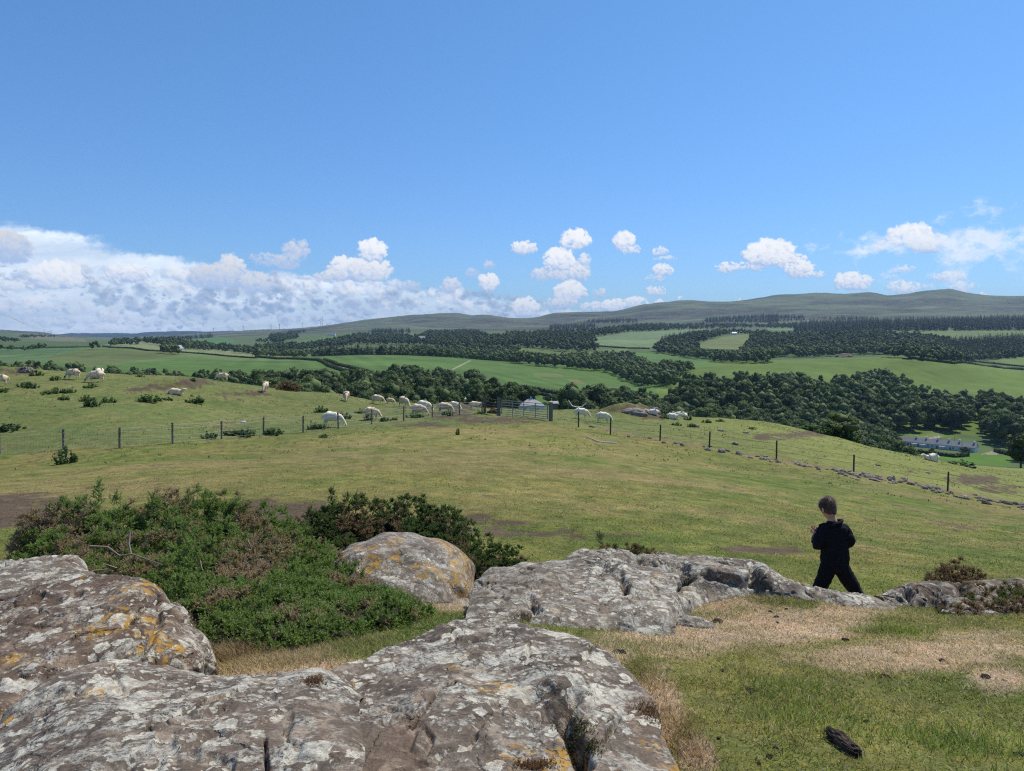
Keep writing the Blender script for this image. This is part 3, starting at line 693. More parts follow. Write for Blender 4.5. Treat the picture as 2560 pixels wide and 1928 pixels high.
def far_woods():
    lo = [broad_crown(200+i, w=.52, base=.02, lobes=16, nleaf=420, leaf=.045, masses=6) for i in range(5)]
    vlo = [broad_crown(220+i, w=.54, base=.0, lobes=7, nleaf=90, leaf=.075, masses=4) for i in range(4)]
    con = [conifer_crown(240+i, w=.30, base=.0, tiers=8, per=7) for i in range(3)]
    spots_b, spots_c, spots_v = list(REST), [], []
    def P(poly, n, H, s, kind, seed, **k):
        r = plant(poly, n, H, s, seed=seed, **k)
        for t in r: (spots_c if kind == 'c' else (spots_b if t[1] < 1200 else spots_v)).append(t)
        print('wood', seed, kind, len(r))
    P(W('C', (0,548),(400,572),(740,545),(1000,548),(1140,600),(1190,660),(1350,625),(1580,635),(1600,650),(1740,645),(1800,690),(1600,700),(1420,770),(1420,862),(1190,862),(1000,815),(900,755),(760,725),(180,672),(0,645)), 5000, 13, 8.5, 'b', 11, y0=430, y1=1150, slack=1)
    P(W('C', (1170,530),(1290,450),(1500,390),(1700,360),(2180,335),(2212,385),(2120,400),(1870,400),(1550,490),(1640,535),(1960,548),(2090,400),(2230,380),(2230,650),(2000,650),(1740,640),(1700,610),(1560,610),(1300,565)), 5000, 14, 9.5, 'b', 12, y0=600, y1=2100, slack=1)
    P(W('C', (1270,440),(1300,410),(1560,365),(1640,370),(1620,450),(1480,500),(1290,490)), 1200, 17, 8, 'c', 13, y0=800, y1=2000, slack=1)
    P(W('D', (-60,390),(440,365),(900,352),(1100,380),(1300,375),(1400,400),(1560,430),(1600,440),(1640,640),(1200,612),(1000,590),(760,580),(400,604),(300,600),(60,600),(0,560),(-60,560)), 5000, 16, 9, 'b', 14, y0=850, y1=1750, slack=1)
    P(W('D', (1450,430),(2230,385),(2230,595),(1860,615),(1650,645),(1450,630)), 3000, 19, 7, 'c', 15, y0=850, y1=1750, slack=1)
    P(W('D', (1100,450),(2230,430),(2230,595),(1700,640),(1100,600)), 1200, 13, 11, 'b', 16, y0=850, y1=1750, slack=1)
    P(W('D', (220,300),(420,262),(600,245),(1100,238),(2260,218),(2260,345),(1400,350),(440,362),(240,352)), 5200, 27, 11, 'c', 17, y0=1700, y1=2900, slack=7)
    P(W('D', (0,290),(230,290),(240,350),(0,345)), 500, 14, 14, 'b', 18, y0=1500, y1=2900, slack=1)
    P(W('C', (-50,372),(330,360),(750,342),(1200,292),(1700,288),(2230,310),(2230,342),(1700,352),(1300,372),(1000,382),(620,442),(740,470),(780,545),(400,548),(0,502),(-50,500)), 6500, 14, 11, 'b', 19, y0=900, y1=2900, slack=1)
    P(W('C', (0,370),(330,360),(500,370),(500,470),(0,470)), 800, 15, 12, 'c', 20, y0=900, y1=2900, slack=1)
    P(W('B', (0,340),(300,325),(420,330),(700,285),(900,245),(1400,262),(1500,225),(1900,215),(2000,250),(2230,260),(2230,375),(1700,388),(1400,350),(1250,355),(900,345),(650,385),(350,408),(0,445)), 6500, 13, 11, 'b', 21, y0=900, y1=2700, slack=1)
    P(W('B', (510,445),(700,385),(1300,345),(1480,365),(1700,395),(1700,470),(1100,445),(560,462)), 4000, 16, 8, 'c', 22, y0=850, y1=1700, base_in=False)
    P(W('B', (1480,375),(1700,400),(2230,410),(2230,495),(1640,470),(1480,460)), 2600, 12, 9, 'b', 23, y0=850, y1=1700, base_in=False)
    P(W('B', (0,400),(340,415),(380,455),(0,455)), 900, 10, 9, 'b', 24, y0=850, y1=1900, base_in=False)
    P(W('B', (120,258),(350,245),(360,300),(200,335),(0,330),(0,300),(130,300)), 900, 13, 12, 'b', 25, y0=1000, y1=2900, slack=1)
    P(W('B', (1040,205),(1330,205),(1360,245),(930,265),(930,240)), 1500, 18, 13, 'c', 26, y0=1500, y1=3200, slack=1)
    P(W('B', (268,220),(400,205),(430,222),(280,242)), 300, 14, 14, 'c', 27, y0=1800, y1=3600, slack=7)
    P(W('A', (1240,150),(1430,135),(1600,175),(1850,195),(2230,240),(2230,302),(1830,258),(1600,235),(1240,188)), 2500, 14, 9, 'b', 28, y0=700, y1=2000, slack=7)
    P(W('A', (1355,235),(1480,212),(1560,245),(1625,265),(1625,288),(1360,275)), 600, 12, 9, 'b', 29, y0=500, y1=1400, slack=7)
    P(W('A', (770,200),(800,190),(910,208),(905,236),(780,236)), 300, 12, 9, 'b', 30, y0=600, y1=1800, slack=7)
    P(W('A', (900,182),(1000,160),(1210,155),(1215,190),(930,208)), 500, 13, 12, 'b', 31, y0=1000, y1=3400, slack=7)
    P(W('A', (1650,95),(1840,92),(1840,130),(1660,145)), 500, 20, 13, 'c', 32, y0=1500, y1=4000, slack=7)
    P(W('A', (1240,130),(1650,100),(1660,160),(1430,140)), 300, 12, 18, 'b', 33, y0=1500, y1=4000, slack=7)
    P(W('A', (0,215),(200,232),(330,205),(400,205),(380,222),(200,250),(0,240)), 700, 7, 9, 'b', 34, y0=500, y1=1800, slack=7)
    P(W('A', (0,140),(150,160),(220,168),(0,168)), 300, 8, 14, 'b', 35, y0=900, y1=2900, slack=7)
    P(W('A', (150,118),(480,118),(480,135),(150,135)), 120, 8, 20, 'b', 36, y0=900, y1=3600, slack=7)
    P(W('C', (325,310),(720,303),(725,345),(330,368)), 1500, 16, 13, 'c', 37, y0=1500, y1=4200, slack=1)
    P(W('C', (610,282),(800,262),(1080,265),(1090,300),(640,305)), 1500, 16, 15, 'c', 38, y0=1800, y1=4600, slack=1)
    P(W('C', (1690,245),(2212,220),(2300,222),(2300,300),(1600,296)), 2200, 20, 14, 'c', 39, y0=2000, y1=4600, slack=1)
    P(W('D', (0,225),(310,225),(330,280),(0,292)), 900, 18, 15, 'c', 40, y0=2000, y1=4600, slack=1)
    P(W('D', (410,240),(700,232),(1000,240),(600,255)), 300, 18, 16, 'c', 41, y0=2300, y1=4600, slack=7)
    def band(x0, x1, Ya, Yb, n, H, sp, out, seed):
        rs = np.random.RandomState(seed); q = []
        for _ in range(n):
            Y = rs.uniform(Ya, Yb); px = rs.uniform(x0, x1); X = at(px, 880, Y).x
            if all((a-X)**2+(b-Y)**2 > sp*sp for a, b, _, _ in q): q.append((X, Y, gz(X, Y), H*rs.uniform(.75, 1.15)))
        out.extend(q); print('band', len(q))
    band(800, 1075, 860, 1130, 260, 15, 9.5, spots_c, 51); band(800, 1075, 870, 1130, 200, 13, 10, spots_b, 57); band(1040, 1300, 850, 1080, 300, 12, 10, spots_b, 52); band(640, 810, 980, 1150, 110, 10, 10, spots_b, 53)
    band(640, 760, 850, 900, 60, 8, 9, spots_b, 54); band(1000, 1300, 1090, 1250, 160, 12, 11, spots_b, 55)
    print('far', len(spots_b), len(spots_c), len(spots_v))
    merged('broadleaf_woods', spots_b, lo, M_FAR, 3, (.85, 1.1), label='broadleaf woods and shelter belts across the valley')
    merged('distant_woods', spots_v, vlo, M_FAR, 4, (.9, 1.25), label='distant broadleaf woods below the moor')
    merged('conifer_plantations', spots_c, con, M_FARC, 5, (.9, 1.2), label='dark conifer plantations on the far slopes', smooth=False)
far_woods()

def haze():
    bm = bmesh.new(); bmesh.ops.create_cube(bm, size=1.0); me = bpy.data.meshes.new('haze'); bm.to_mesh(me); bm.free()
    m = bpy.data.materials.new('haze'); m.use_nodes = True; nt = m.node_tree
    nt.nodes.remove(nt.nodes['Principled BSDF']); v = nt.nodes.new('ShaderNodeVolumePrincipled')
    v.inputs['Color'].default_value = HAZE_COL; v.inputs['Density'].default_value = HAZE_D; v.inputs['Anisotropy'].default_value = 0.0
    nt.links.new(v.outputs[0], nt.nodes['Material Output'].inputs['Volume'])
    o = put('haze', me, m, kind='stuff', label='thin blue summer haze over the valley')
    o.scale = (50000, 15300, 510); o.location = (0, 15300/2-150, 510/2-100)
HAZE_D = 5.2e-5; HAZE_COL = (.48, .70, 1.0, 1)

# ------------------------------------------------------------------ rocks
def rock_mat(name, base0, base1, lich=0.5, orange=.5, scale=1.0, fine=1.0):
    m, N, b = mat(name, .88, .25)
    geo = N.new('ShaderNodeNewGeometry').outputs['Position']
    P = N.vmath('SCALE', geo, scale)
    nz = N.noise(P, 3.5, 6, .62, out=1); Pw = N.vmath('ADD', P, N.vmath('SCALE', N.vmath('SUBTRACT', nz, (.5, .5, .5)), .22))
    Ps = N.vmath('MULTIPLY', Pw, (1.0, .45, 1.0))
    big = N.noise(Ps, 1.3, 6, .6); mid = N.noise(Pw, 9, 6, .68); fin = N.noise(P, 60, 5, .75)
    c = N.mix(N.smooth(N.math('MULTIPLY_ADD', mid, .6, N.math('MULTIPLY', big, .7)), .42, .86), base0, base1)
    c = N.mix(N.smooth(N.noise(Ps, 2.6, 5, .6), .5, .72), c, (.215, .160, .118))            # reddish brown weathering
    c = N.mix(N.smooth(mid, .60, .50), c, N.mix(1.0, c, (.62, .60, .60), 'MULTIPLY'))
    c = N.vmath('SCALE', c, N.math('MULTIPLY_ADD', fin, 2.2, -.10))
    # pale crustose lichens: round patches with broken edges
    reg = N.smooth(N.noise(P, .95, 4, .6), .36, .64)
    def patches(sc, rad, seed, thr):
        q = N.vmath('ADD', Pw, (seed, seed*.7, seed*1.3))
        v = N.new('ShaderNodeTexVoronoi'); v.inputs['Scale'].default_value = sc; N.l.new(q, v.inputs['Vector'])
        rnd = N.sep(v.outputs['Color'])[0]
        e = N.math('ADD', v.outputs['Distance'], N.math('MULTIPLY_ADD', N.noise(P, sc*7, 4, .7), .38, -.19))
        r = N.math('MULTIPLY', N.smooth(rnd, N.math('SUBTRACT', 1.0, N.math('MULTIPLY', reg, thr)), 1.0, 0, 1), rad)
        return N.smooth(N.math('SUBTRACT', r, e), .0, .04)
    l1 = patches(6.0, .56, 3.1, lich*.8); l2 = patches(14, .58, 7.7, lich*.95); l3 = patches(34, .6, 1.9, lich*1.0)
    crust = N.math('MAXIMUM', l1, N.math('MAXIMUM', l2, N.math('MULTIPLY', l3, .8)))
    crust = N.math('MULTIPLY', crust, N.smooth(fin, .30, .48, .35, 1))
    lc = N.mix(N.noise(P, 1.7, 3, .6), (.52, .50, .43), (.68, .64, .53))
    lc = N.mix(N.smooth(N.noise(P, 28, 4, .7), .42, .60), (.34, .325, .28), lc)
    c = N.mix(N.math('MULTIPLY', crust, .92), c, lc)
    thin = N.smooth(N.noise(Pw, 5.5, 7, .72), .50, .60)
    c = N.mix(N.math('MULTIPLY', N.math('MULTIPLY', thin, N.smooth(fin, .42, .55)), lich*.85), c, (.40, .40, .36))
    og = N.math('MULTIPLY', N.smooth(N.noise(N.vmath('ADD', Pw, (4.1, 2.2, 0)), 2.4, 3, .5), .72-.22*orange, .80-.22*orange), N.smooth(N.noise(Pw, 17, 6, .72), .50, .55))
    c = N.mix(N.math('MULTIPLY', og, .85), c, N.mix(mid, (.30, .15, .02), (.50, .29, .03)))
    c = N.vmath('MULTIPLY', c, (1.01, .985, .935))
    N.l.new(c, b.inputs['Base Color'])
    h = N.math('ADD', N.math('MULTIPLY', mid, .020*fine), N.math('MULTIPLY_ADD', fin, .0045, N.math('MULTIPLY', crust, .002)))
    h = N.math('ADD', h, N.math('MULTIPLY', N.smooth(N.vor(N.vmath('MULTIPLY', Pw, (1, .6, 1)), 3.1, 'DISTANCE_TO_EDGE'), .0, .03), .006))
    bp = N.new('ShaderNodeBump'); bp.inputs['Strength'].default_value = 1.0; bp.inputs['Distance'].default_value = 1.0/scale**.3
    N.l.new(h, bp.inputs['Height']); N.l.new(bp.outputs[0], b.inputs['Normal'])
    return m
M_RK1 = rock_mat("lichen_rock", (.105, .085, .066), (.29, .240, .190), 1.0, .45)
M_RK2 = rock_mat("brown_rock", (.095, .068, .050), (.25, .185, .135), .8, .85)
M_RK3 = rock_mat("orange_rock", (.15, .13, .105), (.38, .345, .29), .85, 1.05)
M_RK4 = rock_mat("grey_rock", (.125, .108, .086), (.34, .300, .240), 1.0, .40)
M_RK5 = rock_mat("dark_rock", (.090, .074, .056), (.25, .210, .160), .7, .25)
M_RK6 = rock_mat("loose_stone", (.17, .150, .125), (.38, .34, .285), .5, .0, 1.6)

def resample(P, n, closed=False):
    P = np.asarray(P, float); d = np.concatenate([[0], np.cumsum(np.linalg.norm(np.diff(P, axis=0), axis=1))])
    t = np.linspace(0, d[-1], n)
    return np.stack([pchip(d, P[:, i], t) for i in range(P.shape[1])], 1)
def loft(curves, n, m, seed=0, amp=.05, ridge=.03, freq=1.0, cracks=(), noise_up=True, bumps=(), front=.06):
    """surface through 3-D curves (each a list of points), with weathered relief; returns a grid mesh"""
    R = np.array([resample(c, n) for c in curves])             # k,n,3
    k = len(curves); t = np.arange(k); q = np.linspace(0, k-1, m)
    S = np.zeros((m, n, 3))
    # parametrise across by mean distance so the rows stay even
    dd = np.concatenate([[0], np.cumsum(np.maximum(np.linalg.norm(np.diff(R, axis=0), axis=2).mean(1), 1e-3))]); qq = np.linspace(0, dd[-1], m)
    for i in range(n):
        for a in range(3): S[:, i, a] = pchip(dd, R[:, i, a], qq)
    X, Y, Z = S[..., 0], S[..., 1], S[..., 2]
    du = np.gradient(S, axis=1); dv = np.gradient(S, axis=0); N_ = np.cross(du, dv); N_ /= np.linalg.norm(N_, axis=2)[..., None]+1e-9
    if N_[..., 2].mean() < 0: N_ = -N_
    wx, wy = X+.18*fbm(X*2, Y*2+Z, 3, seed+5), Y*.75+Z*1.1+.18*fbm(X*2+4, Y*2, 3, seed+6)
    h = amp*fbm(wx*1.1*freq, wy*1.1*freq, 3, seed, .55)
    rg = 1-np.abs(fbm(wx*2.2*freq+9, wy*2.2*freq, 4, seed+1, .6))*2.2
    h = h+ridge*np.clip(rg-.35, -.8, .6)*.28-ridge*.45*sstep(rg, .86, .99)
    h = h+.010*fbm(wx*11, wy*11, 4, seed+2, .6)+.004*fbm(wx*40, wy*40, 3, seed+3)
    px, py = project(X, np.maximum(Y, .3), Z)
    for (a, b_, wd, dp) in cracks:                               # crevices: photo polyline, width px, depth m
        L = np.full(X.shape, 1e9)
        for (p0, p1) in zip(a[:-1], a[1:]):
            vx, vy = p1[0]-p0[0], p1[1]-p0[1]; tt = np.clip(((px-p0[0])*vx+(py-p0[1])*vy)/(vx*vx+vy*vy), 0, 1)
            L = np.minimum(L, np.hypot(px-p0[0]-tt*vx, py-p0[1]-tt*vy))
        L = L+wd*.7*fbm(X*14, Y*14, 3, seed+8)
        h = h-dp*np.exp(-(L/wd)**2)
    for (bx, by, rx, ry, hh) in bumps:
        h = h+hh*np.exp(-(((px-bx)/rx)**2+((py-by)/ry)**2)**1.5)
    edge = np.minimum(np.arange(m)[:, None], m-1-np.arange(m)[:, None])/(m*front)
    S = S+N_*(h*np.clip(edge+.15, 0, 1))[..., None]
    return S
def rock_from(S, name, m, label, cat='rock', group=None):
    a, b_ = S.shape[:2]; me = mesh_np(name, S.reshape(-1, 3), quads=gridquads(a, b_))
    # make faces point outwards (upwards)
    if np.mean([p.normal.z for p in list(me.polygons)[::97]]) < 0:
        me.flip_normals()
    return put(name, me, m, label=label, cat=cat, group=group)
def cur(*pts): return [tuple(at(*p)) for p in pts]
def dip(c, dz, dY=0.0, push=None):
    return [(x, y+dY, z+dz) for (x, y, z) in c]

def rocks():
    # 1. slab along the bottom left
    sil = cur((-420,1960,2.2),(-120,1862,2.5),(0,1806,2.62),(103,1725,2.85),(180,1680,2.98),(238,1663,3.05),(314,1661,3.08),(413,1672,3.06),(516,1694,3.02),(600,1702,3.0),(673,1702,3.0),(781,1692,3.0),(850,1715,2.95),(900,1760,2.85))
    mid = cur((-420,2080,1.9),(-120,1960,2.1),(0,1900,2.2),(103,1840,2.32),(180,1800,2.4),(238,1780,2.46),(314,1775,2.5),(413,1780,2.5),(516,1790,2.48),(600,1795,2.46),(673,1800,2.46),(781,1805,2.44),(850,1815,2.42),(900,1830,2.4))
    lowr = cur((-420,2200,1.65),(-120,2110,1.75),(0,2060,1.8),(103,2010,1.86),(180,1980,1.92),(238,1965,1.95),(314,1960,1.97),(413,1960,1.97),(516,1962,1.97),(600,1962,1.96),(673,1964,1.96),(781,1966,1.95),(850,1968,1.95),(900,1970,1.94))
    und = [(x, y-.55, z+.0) for x, y, z in lowr]; und2 = [(x, y-1.1, z-.25) for x, y, z in lowr]
    back1 = dip(sil, -.10, .10); back2 = dip(sil, -.62, .25)
    S = loft([und2, und, lowr, mid, sil, back1, back2], 330, 260, 3, .05, .045, 1.0,
             cracks=[([(0,1806),(103,1725),(180,1690)], 0, 3, .0), ([(660,1875),(668,1940)], 0, 4, .05)])
    rock_from(S, 'rock_slab', M_RK1, 'lichen-spotted rock slab across the bottom left corner, nearest the viewer')
    # 2. domed slab at the bottom centre
    sil = cur((690,1840,2.75),(745,1745,2.95),(794,1706,3.05),(830,1674,3.15),(902,1642,3.28),(978,1597,3.5),(1059,1570,3.7),(1131,1549,3.85),(1216,1544,3.95),(1265,1555,3.95),(1328,1577,3.85),(1400,1588,3.75),(1463,1611,3.62),(1530,1656,3.4),(1580,1700,3.2),(1629,1765,2.92),(1663,1860,2.58),(1700,1950,2.3),(1740,2060,2.05))
    m1 = cur((690,1870,2.6),(745,1810,2.7),(800,1785,2.78),(860,1765,2.84),(930,1740,2.92),(1000,1715,3.0),(1070,1695,3.08),(1140,1680,3.14),(1210,1672,3.18),(1270,1676,3.16),(1330,1688,3.1),(1390,1700,3.04),(1440,1722,2.95),(1490,1760,2.82),(1530,1800,2.7),(1570,1860,2.5),(1610,1930,2.32),(1650,2000,2.15),(1680,2080,2.0))
    m2 = cur((690,1930,2.25),(745,1900,2.3),(800,1890,2.33),(860,1880,2.36),(930,1870,2.39),(1000,1860,2.42),(1070,1852,2.45),(1140,1848,2.46),(1210,1848,2.46),(1270,1850,2.45),(1330,1856,2.43),(1390,1866,2.4),(1440,1880,2.36),(1490,1900,2.3),(1530,1925,2.25),(1570,1960,2.16),(1610,2000,2.07),(1650,2050,1.97),(1680,2110,1.88))
    m3 = [(x, y-.42, z+.03) for x, y, z in m2]; m4 = [(x*1.0, y-1.2, z-.12) for x, y, z in m2]
    b1 = dip(sil, -.07, .10); b2 = dip(sil, -.5, .28)
    S = loft([m4, m3, m2, m1, sil, b1, b2], 360, 300, 9, .055, .05, 1.0,
             cracks=[([(1137,1723),(1095,1748),(1075,1785),(1040,1822),(1003,1860)], 0, 3.2, .11), ([(794,1706),(815,1760),(850,1810),(880,1900)], 0, 7, .06),
                     ([(1370,1790),(1410,1775),(1440,1752)], 0, 12, .10), ([(1400,1790),(1440,1860),(1460,1920)], 0, 15, .11), ([(1510,1860),(1545,1800)], 0, 6, .05), ([(980,1790),(1025,1800)], 0, 8, .04)],
             bumps=[(1380,1700,70,40,.03), (1410,1740,55,28,.05), (1130,1760,120,60,.02)])
    rock_from(S, 'domed_rock', M_RK1, 'big domed rock with a dark diagonal crack at the bottom centre')
    # 3. left rock behind the slab
    sil = cur((-420,1520,4.3),(-150,1512,4.3),(0,1503,4.35),(90,1470,4.5),(180,1449,4.62),(251,1437,4.68),(314,1441,4.66),(368,1455,4.58),(392,1478,4.5),(402,1505,4.42),(440,1522,4.36),(458,1560,4.25),(498,1592,4.15),(512,1620,4.08))
    m1 = cur((-420,1580,3.95),(-150,1575,3.95),(0,1570,3.97),(90,1545,4.05),(180,1525,4.12),(251,1518,4.15),(314,1520,4.14),(360,1530,4.1),(386,1550,4.04),(405,1570,3.99),(432,1585,3.95),(452,1605,3.91),(486,1625,3.88),(508,1655,3.84))
    m2 = cur((-420,1700,3.35),(-150,1690,3.4),(0,1680,3.42),(90,1665,3.46),(180,1655,3.5),(251,1650,3.52),(314,1650,3.54),(360,1650,3.56),(386,1655,3.58),(405,1660,3.6),(432,1668,3.62),(452,1680,3.62),(480,1695,3.62),(500,1715,3.62))
    m3 = cur((-420,1850,2.8),(-150,1850,2.8),(0,1835,2.85),(90,1800,2.95),(180,1770,3.05),(251,1755,3.12),(314,1748,3.18),(360,1745,3.22),(386,1745,3.25),(405,1745,3.28),(432,1750,3.3),(452,1755,3.32),(480,1770,3.35),(500,1790,3.4))
    b1 = dip(sil, -.08, .10); b2 = dip(sil, -.75, .25)
    side = lambda c: c+[(c[-1][0]+.05, c[-1][1]+.03, c[-1][2]-.25), (c[-1][0]+.08, c[-1][1]+.05, c[-1][2]-.7)]
    S = loft([side(c) for c in (m3, m2, m1, sil, b1, b2)], 300, 240, 17, .05, .05, 1.1,
             cracks=[([(0,1806),(103,1725),(180,1680),(238,1662),(314,1660),(413,1670),(500,1690)], 0, 20, .16), ([(395,1500),(400,1560),(370,1620),(330,1650)], 0, 7, .06), ([(100,1490),(160,1500),(200,1480)], 0, 9, .03)], bumps=[(330,1490,60,35,.03)])
    rock_from(S, 'split_rock', M_RK2, 'brown rock with white and orange lichen beside the gorse at the left edge')
    # 4. small rock on top of it
    sil = cur((-260,1415,5.2),(-60,1404,5.25),(0,1400,5.3),(67,1394,5.35),(110,1388,5.4),(157,1386,5.42),(193,1395,5.38),(206,1416,5.3),(228,1432,5.2),(262,1440,5.1))
    m1 = cur((-260,1450,4.9),(-60,1445,4.95),(0,1440,4.98),(67,1436,5.02),(110,1434,5.04),(157,1433,5.05),(193,1437,5.0),(210,1445,4.95),(230,1452,4.9),(262,1456,4.85))
    m2 = cur((-260,1500,4.6),(-60,1500,4.6),(0,1498,4.62),(67,1485,4.7),(110,1475,4.75),(157,1470,4.78),(193,1468,4.78),(215,1470,4.76),(235,1472,4.74),(265,1474,4.7))
    S = loft([dip(m2, -.35, -.02), m2, m1, sil, dip(sil, -.07, .08), dip(sil, -.7, .2)], 200, 130, 23, .03, .04, 1.5)
    rock_from(S, 'flat_rock', M_RK4, 'flat grey rock with yellow lichen at the left edge, under the big gorse')
    # 5. boulder with orange lichen, closed dome
    S = dome(at(1003, 1478, 7.30), (.76, .88, .535), 31, .030, skew=-.10)
    rock_from(S, 'boulder', M_RK3, 'rounded boulder streaked with orange lichen beside the big gorse bush')
    g0 = hit(1112, 1466, 0); S = dome((g0.x, g0.y, g0.z+.02), (.14, .12, .10), 34, .02); rock_from(S, 'small_rock', M_RK5, 'small grey rock at the right foot of the orange lichen boulder')
    # 6. long outcrop
    fr = cur((1150,1562,4.75),(1239,1545,4.85),(1328,1567,4.72),(1396,1580,4.66),(1463,1570,4.7),(1540,1545,4.85),(1620,1552,4.8),(1672,1542,4.86),(1687,1515,5.15),(1712,1480,5.7),(1745,1470,6.1),(1800,1469,6.25),(1883,1469,6.3),(1955,1474,6.25),(2010,1490,6.15),(2065,1508,6.05),(2123,1536,5.9),(2150,1562,5.75),(2200,1576,5.7),(2240,1582,5.65),(2290,1578,5.7))
    m1 = cur((1165,1545,4.95),(1235,1515,5.15),(1328,1530,5.0),(1396,1535,4.98),(1463,1525,5.05),(1540,1505,5.2),(1620,1505,5.2),(1672,1500,5.3),(1690,1478,5.55),(1715,1448,6.1),(1748,1436,6.35),(1800,1425,6.42),(1883,1432,6.42),(1955,1452,6.34),(2010,1466,6.28),(2065,1486,6.2),(2123,1512,6.05),(2160,1535,5.95),(2200,1550,5.9),(2238,1560,5.85),(2285,1566,5.8))
    m2 = cur((1180,1490,5.6),(1235,1470,5.75),(1328,1460,5.8),(1396,1455,5.85),(1463,1440,5.95),(1540,1435,6.05),(1620,1435,6.1),(1672,1430,6.2),(1695,1425,6.35),(1720,1412,6.65),(1750,1404,6.75),(1800,1400,6.75),(1883,1412,6.65),(1955,1446,6.46),(2010,1459,6.4),(2065,1474,6.32),(2123,1494,6.2),(2165,1510,6.12),(2205,1522,6.05),(2240,1540,5.98),(2280,1558,5.88))
    sil = cur((1189,1460,6.1),(1216,1433,6.4),(1279,1420,6.6),(1319,1408,6.75),(1405,1407,6.8),(1425,1390,7.0),(1454,1378,7.15),(1530,1377,7.2),(1590,1384,7.15),(1640,1379,7.2),(1701,1385,7.15),(1745,1386,7.1),(1800,1389,7.05),(1874,1396,6.95),(1917,1415,6.8),(1955,1440,6.62),(2022,1458,6.5),(2099,1478,6.4),(2161,1484,6.35),(2219,1507,6.2),(2265,1548,6.0))
    b1 = dip(sil, -.10, .12); b2 = dip(sil, -.9, .45)
    S = loft([dip(fr, -.22, -.20), dip(fr, -.055, -.03), m1, m2, sil, b1, b2], 520, 280, 41, .06, .060, 1.15, front=.22,
             cracks=[([(1722,1440),(1715,1470)], 0, 13, .22), ([(1882,1420),(1880,1462)], 0, 8, .12), ([(1600,1400),(1640,1405)], 0, 8, .10), ([(1680,1412),(1706,1410)], 0, 11, .16), ([(1750,1440),(1800,1450),(1840,1455)], 0, 8, .10),
                     ([(1500,1440),(1550,1445),(1565,1475)], 0, 9, .08), ([(1325,1500),(1340,1535),(1300,1560)], 0, 8, .07), ([(2020,1475),(2080,1500),(2120,1525)], 0, 7, .06), ([(1580,1390),(1660,1400)], 0, 5, .07)],
             bumps=[(1360,1440,60,22,.05), (1800,1440,90,26,.06), (1905,1445,26,30,.05), (1530,1430,50,22,.06), (1380,1545,60,30,.04)])
    rock_from(S, 'rock_outcrop', M_RK4, 'long low outcrop of pale grey rock reaching from the centre to the person')
    g0 = hit(1722, 1562, 0); S = dome((g0.x, g0.y, g0.z-.01), (.17, .10, .07), 53, .02, skew=-.2); rock_from(S, 'small_rock', M_RK6, 'smooth grey rock half sunk in dry grass below the long outcrop')
    # 7. right-hand outcrop
    fr = cur((2225,1590,5.55),(2280,1588,5.6),(2330,1582,5.62),(2400,1572,5.68),(2470,1568,5.7),(2560,1560,5.75),(2700,1556,5.8),(2860,1550,5.9))
    m1 = cur((2225,1560,5.85),(2280,1545,5.95),(2330,1538,6.0),(2400,1530,6.05),(2470,1525,6.1),(2560,1520,6.15),(2700,1520,6.15),(2860,1520,6.2))
    m2 = cur((2220,1520,6.25),(2280,1508,6.35),(2330,1498,6.45),(2400,1490,6.5),(2470,1487,6.55),(2560,1485,6.55),(2700,1488,6.5),(2860,1495,6.5))
    sil = cur((2192,1494,6.6),(2225,1478,6.8),(2262,1464,7.0),(2320,1459,7.05),(2400,1457,7.1),(2460,1453,7.15),(2560,1452,7.2),(2700,1458,7.1),(2860,1470,7.0))
    S = loft([dip(fr, -.22, -.2), dip(fr, -.045, -.03), m1, m2, sil, dip(sil, -.1, .12), dip(sil, -.9, .4)], 330, 240, 61, .05, .10, 1.4, front=.2,
             cracks=[([(2255,1515),(2300,1522),(2330,1515)], 0, 11, .16), ([(2330,1500),(2360,1490),(2400,1492)], 0, 9, .14), ([(2400,1470),(2425,1485)], 0, 12, .14), ([(2265,1488),(2275,1495)], 0, 8, .10), ([(2285,1540),(2330,1528),(2360,1520)], 0, 6, .08), ([(2370,1570),(2440,1558),(2560,1545)], 0, 6, .06)],
             bumps=[(2310,1475,50,14,.05), (2360,1512,40,14,.05)])
    rock_from(S, 'rock_outcrop', M_RK5, 'layered dark outcrop carrying scrubby bushes at the right edge')
def dome(c, r, seed, amp, skew=0.0, sub=5):
    """a free boulder sunk into the ground; returned as a lat-long grid"""
    n, m = 170, 110; th = np.linspace(0, 2*math.pi, n); ph = np.linspace(0.001, 2.25, m)
    if r[0] < .3: n, m = 70, 46; th = np.linspace(0, 2*math.pi, n); ph = np.linspace(.001, 2.25, m)
    T, P = np.meshgrid(th, ph); x = np.cos(T)*np.sin(P); y = np.sin(T)*np.sin(P); z = np.cos(P)
    s = 1/r[0]
    f = 1+.20*fbm(x*1.3+seed, y*1.3+z*1.1, 3, seed, .5)+amp/r[0]*.9*(0.5-np.abs(fbm(x*2.2+z, y*2.2+z*1.5+seed, 4, seed+1, .6)))
    f = f*(1-sstep(np.abs(T/math.pi-1), .9, 1)*0)
    # close the seam
    w = sstep(T, 5.6, 2*math.pi); f = f*(1-w)+f[:, :1]*w
    X = x*r[0]*f; Y = y*r[1]*f; Z = z*r[2]*f; X = X+Z*skew
    return np.stack([c[0]+X, c[1]+Y, c[2]+Z], -1)
rocks()
